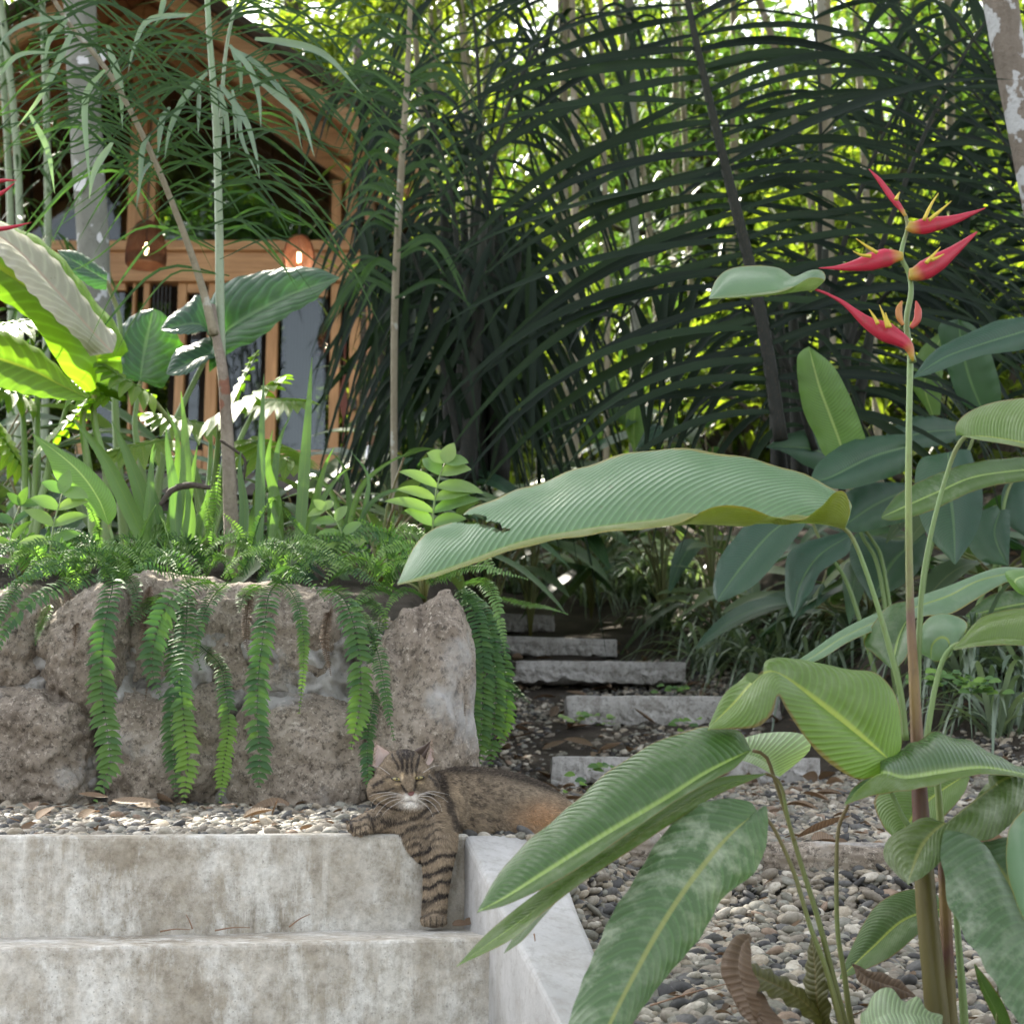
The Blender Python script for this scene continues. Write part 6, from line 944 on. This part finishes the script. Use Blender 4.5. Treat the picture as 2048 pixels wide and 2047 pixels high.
def catcol(P):
    """coat pattern, in the cat's own front view coordinates (photo pixels)"""
    x = P[:, 0] / CY * F * (CY / P[:, 1]) + 1024; X, Yp = proj(P); x, y = X, Yp; d = (CY - P[:, 1]) / KP
    n1 = nz1(P, 45); n2 = nz1(P, 160, 5.); n3 = nz1(P, 22, 9.)
    base = np.array([.315, .245, .17]) * np.ones((len(P), 3)); dark = np.array([.028, .022, .02]); 
    m = np.zeros(len(P))
    head = (y < 1622 + (x - 806) * .05) & (x < 880) & (x > 730)
    def stripe(seg, w, k=1.):
        nonlocal m
        for a in zip(seg[:-1], seg[1:]): m = np.maximum(m, k * np.clip(1.6 - sseg(x + n1 * 4, y + n2 * 2, *a[0], *a[1]) / w, 0, 1) * (d > -60))
    body = ~head
    # flank: mottled bars
    fl = (x > 870) & (y < 1668) & (d < -20); sp_ = np.sin(((x - 860) * .9 + (y - 1600) * .35 + n3 * 55) * .26) * .5 + .5; n4 = nz1(P, 230, 3.); m = np.where(fl, np.clip((sp_ - .5) * .7 + n1 * .8 + n2 * 1.0 + n4 * 1.2 + .12, 0, .8) * np.clip(1.25 - (x - 900) / 300, .3, 1), m)
    m = np.where(fl, np.maximum(m, np.clip(1.1 - (y - (1538 + np.maximum(0, x - 930) ** 1.6 * .010)) / 16, 0, .9)), m)
    sh = (x > 850) & (x < 925) & (y > 1540) & (y < 1660); m = np.where(sh, np.maximum(m, np.clip(1.3 - np.abs(x - (872 + (y - 1545) * .38) + n1 * 9) / 12, 0, .9)), m)
    ch = (x < 880) & (y > 1622) & (y < 1700); m = np.where(ch, np.clip(np.sin((y * 1.0 - (x - 800) * -.30 + n1 * 14) * .36) * 1.3 - .3 + n2, 0, .9), m)
    lg = (y > 1690) & (x > 800); sw = np.sin((y + (x - 865) * .32 + n1 * 9 + n3 * 5) * .235 + .4); m = np.where(lg, np.clip(sw * 2.2 - .25, 0, 1), m)
    m = np.where(lg & (y > 1800), m * .65, m)
    # head marks
    if head.any():
        for sx in (0,): pass
        for seg, w in [([(795, 1500), (802, 1520), (806, 1545)], 3.6), ([(812, 1498), (814, 1520), (815, 1545)], 3.8), ([(826, 1502), (824, 1522), (826, 1545)], 3.0), ([(838, 1510), (834, 1530), (832, 1546)], 2.5), ([(784, 1508), (792, 1525), (796, 1540)], 2.3),
                       ([(778, 1554), (764, 1562), (748, 1571)], 4.2), ([(790, 1576), (770, 1582), (745, 1584)], 1.8), ([(800, 1563), (806, 1572), (814, 1584)], 2.6), ([(832, 1560), (830, 1570), (828, 1580)], 2.4), ([(856, 1552), (866, 1560), (874, 1572)], 2.6),
                       ([(753, 1600), (775, 1614), (800, 1619)], 2.2), ([(852, 1585), (866, 1592)], 2.0), ([(846, 1600), (862, 1604)], 2.)]: stripe(seg, w, .95)
        m = np.where(head & (y < 1520), np.maximum(m, np.clip(1.2 - np.abs(x - 812) / 26, 0, .95) * np.clip((1526 - y) / 12, 0, 1)), m)
    for seg, w in [([(762, 1636), (785, 1642), (808, 1640), (835, 1632), (856, 1616)], 4.2), ([(700, 1640), (706, 1660)], 3), ([(735, 1628), (748, 1655)], 2.5)]: stripe(seg, w, .9)
    n5 = nz1(P, 330, 8.); m = np.maximum(m, np.clip(n5 * 1.1 + n2 * .7 - .12, 0, .45)); col = base * (1 + .4 * n1 + .35 * n2 + .35 * n5)[:, None]
    warm = np.clip(1.3 - np.hypot((x - 1082) / 62, (y - 1634) / 42), 0, 1) * fl; col = col * (1 - .85 * warm[:, None]) + np.array([.46, .27, .14]) * (.85 * warm[:, None]); m = m * (1 - .85 * warm)
    gw = np.clip((1640 - y) / 60, 0, 1) * np.clip((x - 900) / 150, 0, 1) * fl; col = col * (1 - .35 * gw[:, None]) + np.array([.46, .40, .32]) * (.35 * gw[:, None])
    ww = np.clip(1.25 - np.hypot((x - 822) / 25, (y - 1606) / 12), 0, 1) * head * (d > 20); wm = np.clip(1.3 - np.hypot((x - 821) / 15, (y - 1593) / 8), 0, 1) * head * (d > 30)
    hm = head * np.clip(n1 * 1.6 + n5 * .9 - .05, 0, .55) * (np.hypot((x - 821) / 30, (y - 1600) / 20) > 1); m = np.maximum(m, hm); col = np.where(head[:, None], col * .86, col); col = col * (1 - m[:, None]) + dark * m[:, None]
    for wx, wy, rx, ry, a in [(805, 1552, 3, 9, 1), (829, 1551, 3, 8, .9), (797, 1568, 9, 3, .9), (840, 1565, 8, 2.6, .8), (777, 1560, 9, 5, .35), (760, 1595, 14, 9, .3)]:
        k_ = (np.clip(1.3 - np.hypot((x - wx) / rx, (y - wy) / ry), 0, 1) * a * head * (d > 5))[:, None]; col = col * (1 - k_) + np.array([.60, .47, .30]) * k_
    k_ = np.clip(ww * 1.1 + wm * 1.1, 0, 1)[:, None]; col = col * (1 - k_) + np.array([.85, .82, .78]) * k_
    k_ = (np.clip(1.25 - np.hypot((x - 820) / 12, (y - 1601) / 1.8), 0, 1) * head * (d > 25))[:, None] * .8; col = col * (1 - k_) + np.array([.05, .04, .045]) * k_
    toe = ((np.sin(x * .52) > .7) & (y > 1832) | ((np.abs((x - 706) % 10 - 5) < 1.4) & (y > 1652) & (x < 740))); col[toe] *= .4
    return np.clip(col, .01, .9)
cm = NT('tabby coat'); ca = cm.n('Attribute', props={'attribute_name': 'col'}); M['coat'] = cm.fin(cm.pbr(ca, .75, None, .25, Sheen_Weight=.15))
mb = MB(); mb.add(BV, [q for q in (BQ, BT) if len(q)], None, 0., catcol(BV)); body = mb.build('body', 'coat', CAT)
# fur: short tapered strands combed over the body
fa = BQ; tri = np.concatenate([fa[:, [0, 1, 2]], fa[:, [0, 2, 3]]]); A_, B_, C_ = BV[tri[:, 0]], BV[tri[:, 1]], BV[tri[:, 2]]; cr = np.cross(B_ - A_, C_ - A_); ar = np.linalg.norm(cr, axis=1); nn = 150000
pick = RNG.choice(len(tri), nn, p=ar / ar.sum()); u, v = RNG.random((2, nn)); fl_ = u + v > 1; u[fl_], v[fl_] = 1 - u[fl_], 1 - v[fl_]; P = A_[pick] + (B_ - A_)[pick] * u[:, None] + (C_ - A_)[pick] * v[:, None]; Nn = nrmz(cr[pick])
if (Nn * (P - P.mean(0))).sum() < 0: Nn = -Nn
vis = (Nn * nrmz(-P)).sum(1) > -.35; P, Nn = P[vis], Nn[vis]; X, Yp = proj(P); nn = len(P)
cb = np.where((X > 870)[:, None] & (Yp < 1665)[:, None], [1., .3, -.35], [0., 0., -1.]); hd = (Yp < 1622) & (X < 878); rad = np.stack([(X - 820) / 60, np.zeros(nn), (1590 - Yp) / 60], 1); cb = np.where(hd[:, None], rad, cb)
cb = cb + RNG.normal(0, .33, (nn, 3)); cb -= Nn * (cb * Nn).sum(1)[:, None]; D = nrmz(nrmz(cb) + Nn * RNG.uniform(.25, .6, nn)[:, None])
ln = np.where(hd, .0045, .0075) * RNG.uniform(.6, 1.3, nn); ln = np.where((Yp > 1700) & (X > 820), .0055, ln) * np.where(np.hypot((X - 821) / 16, (Yp - 1590) / 14) < 1, .5, 1); ln = np.where((X < 740) | (Yp > 1825), .0035, ln)
wd = .00055; S = nrmz(np.cross(D, P)); V = np.stack([P - S * wd - Nn * .0006, P + S * wd - Nn * .0006, P + D * ln[:, None] - np.array([0, 0, .0009])], 1)
cc = catcol(P) * np.exp(RNG.normal(0, .28, nn))[:, None]; lt = RNG.random(nn) < .12; cc[lt] = cc[lt] * .6 + np.array([.45, .37, .28]) * .4; c3 = np.stack([cc * .75, cc * .75, cc * 1.25], 1)
eyeclear = (np.hypot((X - 794) / 11, (Yp - 1557) / 7) < 1) | (np.hypot((X - 838) / 10, (Yp - 1555) / 7) < 1) | (np.hypot((X - 822) / 5, (Yp - 1587) / 4) < 1); kk = ~eyeclear; V, c3 = V[kk], c3[kk]; nn = len(V)
mb = MB(); mb.add(V.reshape(-1, 3), np.arange(nn * 3).reshape(-1, 3), None, 0., c3.reshape(-1, 3)); mb.build('fur', 'coat', CAT)
def hit(x, y):
    d = Vector(at(x, y, 1.)).normalized(); h = bvh.ray_cast(Vector((0, 0, 0)), d); return np.array(h[0]) if h[0] else cp(x, y, 40)
# eyes
t = NT('cat eye'); uv = t.n('UVMap', props={'uv_map': 'UVMap'}); sp_ = t.t.nodes.new('ShaderNodeSeparateXYZ'); t.put(sp_.inputs[0], uv)
r_ = t.mth('SQRT', t.mth('ADD', t.mth('POWER', sp_.outputs[0], 2.), t.mth('POWER', sp_.outputs[1], 2.))); pu = t.mth('ADD', t.mth('POWER', t.mth('MULTIPLY', sp_.outputs[0], 4.6), 2.), t.mth('POWER', t.mth('MULTIPLY', sp_.outputs[1], 1.7), 2.))
c = t.mix(t.mr(r_, .3, .95), (.36, .30, .11), (.24, .21, .08)); c = t.mix(t.mr(r_, .86, 1.0), c, (.01, .01, .01)); c = t.mix(t.mr(pu, .8, 1.1, 1, 0), c, (.004, .004, .004)); M['eye'] = t.fin(t.pbr(c, .08, None, .6, Coat_Weight=.6))
t = NT('dark rim'); M['rim'] = t.fin(t.pbr((.018, .013, .012), .5))
for ex, ey, rx, ry, rot in [(794, 1557.5, 9.6, 3.5, -8), (838, 1555, 8.8, 3.5, 9)]:
    c0 = hit(ex, ey); V, f = ico(4); a = math.radians(rot); k_ = KP
    def eyesh(s, dep, off):
        W = V * np.array([rx * s, dep, ry * s]); W = np.stack([W[:, 0] * math.cos(a) - W[:, 2] * math.sin(a), W[:, 1], W[:, 0] * math.sin(a) + W[:, 2] * math.cos(a)], 1) * k_; return W + c0 + np.array([0, -off * k_, 0])
    mb = MB(); mb.add(eyesh(1.28, 3.4, -.6), f); mb.build('eyelid', 'rim', CAT)
    mb = MB(); mb.add(eyesh(1., 4.2, .2), f, V[:, [0, 2]]); mb.build('eye', 'eye', CAT)
t = NT('nose skin'); M['nose'] = t.fin(t.pbr((.17, .07, .06), .5)); c0 = hit(822, 1586); mb = MB(); q = 1.25 * np.array([[-7, 0, 3.5], [7, 0, 4], [4.5, -2, -2], [0, -3, -5], [-4.5, -2, -2], [0, -4, 1]]) * KP
mb.add(q * 1.0 + c0 + [0, -.0025, 0], np.array([[0, 4, 5], [4, 3, 5], [3, 2, 5], [2, 1, 5], [1, 0, 5]])); o = mb.build('nose', 'nose', CAT); s = o.modifiers.new('s', 'SUBSURF'); s.levels = s.render_levels = 2
# ears
M['earin'] = None; t = NT('inner ear'); nz_ = t.noise(300, 3, .7, t.vmul(t.obj(), (1, 1, .3))); M['earin'] = t.fin(t.n('MixShader', i0=.2, i1=t.pbr(t.mix(nz_, (.62, .42, .38), (.90, .84, .80)), .7), i2=t.n('BsdfTranslucent', Color=(.8, .4, .3, 1))))
def ear(base, tip, ctr_in, dep, outcol):
    """base: list of pixels round the ear base from inner to outer edge (front view); cupped shell"""
    n, m_ = 16, 14; A0 = np.array(base, float); mb = MB(); P = np.zeros((n, m_, 3))
    E = smooth_path([(*p, 0) for p in base], m_)
    for i in range(n):
        t_ = i / (n - 1); w_ = (1 - t_ ** 1.35)
        for j in range(m_):
            s_ = j / (m_ - 1); p = np.array([E[j, 0], E[j, 1]]) * w_ + np.array(tip) * (1 - w_); cup = math.sin(PI * s_) * w_ * dep; P[i, j] = cp(p[0], p[1], 8 - cup - 14 * t_ * 0)
    mb.add(P, grid_f(n, m_)); o = mb.build('ear', 'earin', CAT); q = MB(); q.add(P + np.array([0, .0025, .0006]), grid_f(n, m_), None, 0., outcol); q.build('ear_back', 'coat', o)
    # fur rim and tufts
    r = MB(); k = 160; ii = RNG.integers(0, n - 1, k); side = RNG.random(k) < .5; jj = np.where(side, 0, m_ - 1); b = P[ii, jj] + RNG.normal(0, .0008, (k, 3)); dd = nrmz(np.stack([np.where(side, .5, -.5) * (1 if E[0, 0] < E[-1, 0] else -1), RNG.normal(-.2, .3, k), RNG.uniform(.3, 1, k)], 1)); ll = RNG.uniform(.003, .012, k)
    V = np.stack([b - [wd, 0, 0], b + [wd, 0, 0], b + dd * ll[:, None]], 1); pal = RNG.random(k)[:, None]; r.add(V.reshape(-1, 3), np.arange(k * 3).reshape(-1, 3), None, 0., np.repeat(np.array([.5, .42, .34]) * pal + np.array([.16, .11, .08]) * (1 - pal), 3, 0)); r.build('ear_fur', 'coat', o)
ear([(792, 1512), (778, 1530), (760, 1538), (746, 1530)], (750, 1484), None, 16, (.10, .07, .05)); 
ear([(846, 1532), (854, 1530), (862, 1526), (868, 1516)], (865, 1478), None, 9, (.07, .05, .035))
# dark back of the right ear, turned sideways
mb = MB(); leaf3(mb, [(822, 1510), (832, 1497), (848, 1490), (865, 1478)], [(832, 1516), (846, 1505), (865, 1479)], [(848, 1530), (856, 1512), (866, 1480)], CY + .004, dA=.006, dB=-.006, n=20, bulge=.3); mb.usecol = True; mb.col[-1][:] = (.06, .04, .03); mb.build('ear_back', 'coat', CAT)
t = NT('whisker'); M['whisker'] = t.fin(t.pbr((.85, .83, .8), .4))
for sx, pts in enumerate([[(806, 1592), (780, 1594), (757, 1606), (745, 1622)], [(806, 1595), (780, 1602), (762, 1617), (750, 1634)], [(807, 1590), (778, 1588), (752, 1596), (742, 1610)], [(808, 1597), (790, 1608), (775, 1618), (764, 1630)], [(804, 1588), (780, 1584), (755, 1586), (738, 1592)], [(836, 1592), (858, 1592), (878, 1606), (884, 1622)], [(836, 1594), (856, 1600), (870, 1612), (880, 1628)], [(836, 1590), (860, 1586), (884, 1594), (896, 1604)], [(834, 1597), (850, 1608), (862, 1622), (866, 1634)], [(838, 1588), (862, 1582), (888, 1586), (900, 1590)], [(780, 1548), (760, 1534), (742, 1530)], [(845, 1545), (866, 1532), (880, 1530)]]):
    mb = MB(); c0 = hit(*pts[0]); dp = (CY - c0[1]) / KP; tube(mb, np.array([cp(p[0], p[1], dp + (0 if i == 0 else 8 - i * 4)) for i, p in enumerate(pts)]), [.0003, .00024, .0001], 5, 14); mb.build('whisker', 'whisker', CAT)
# ------------------------------------------------------------------ light
w = bpy.data.worlds.new('World'); sc.world = w; w.use_nodes = True; nt = w.node_tree; bg = nt.nodes['Background']; sk = nt.nodes.new('ShaderNodeTexSky'); sk.sky_type = 'NISHITA'; sk.sun_disc = False
SEL, SAZ = math.radians(47), math.radians(-32)   # sun high behind the cabin, to the left
sk.sun_elevation = SEL; sk.sun_rotation = SAZ; sk.air_density = 1.; sk.dust_density = 2.; bw = nt.nodes.new('ShaderNodeRGBToBW'); nt.links.new(sk.outputs[0], bw.inputs[0]); mx = nt.nodes.new('ShaderNodeMix'); mx.data_type = 'RGBA'; mx.inputs[0].default_value = .82; nt.links.new(sk.outputs[0], mx.inputs[6]); nt.links.new(bw.outputs[0], mx.inputs[7]); nt.links.new(mx.outputs[2], bg.inputs[0]); bg.inputs[1].default_value = .15
L = bpy.data.lights.new('sun', 'SUN'); L.energy = 5; L.angle = math.radians(.5); L.color = (1, .93, .80); so = bpy.data.objects.new('sun', L); COL.objects.link(so)
sd = Vector((math.sin(SAZ) * math.cos(SEL), math.cos(SAZ) * math.cos(SEL), math.sin(SEL))); so.rotation_euler = sd.to_track_quat('Z', 'Y').to_euler()
sc.view_settings.view_transform = 'Standard'; sc.view_settings.look = 'None'; sc.view_settings.exposure = 2.28; sc.view_settings.gamma = 1
sc.cycles.use_denoising = True; sc.cycles.denoiser = 'OPENIMAGEDENOISE'; sc.cycles.max_bounces = 7; sc.cycles.diffuse_bounces = 3; sc.cycles.glossy_bounces = 2; sc.cycles.transmission_bounces = 4; sc.cycles.transparent_max_bounces = 8
sc.cycles.use_adaptive_sampling = True; sc.cycles.adaptive_threshold = .02; sc.cycles.sample_clamp_indirect = 6; sc.cycles.caustics_reflective = False; sc.cycles.caustics_refractive = False; sc.render.use_persistent_data = False
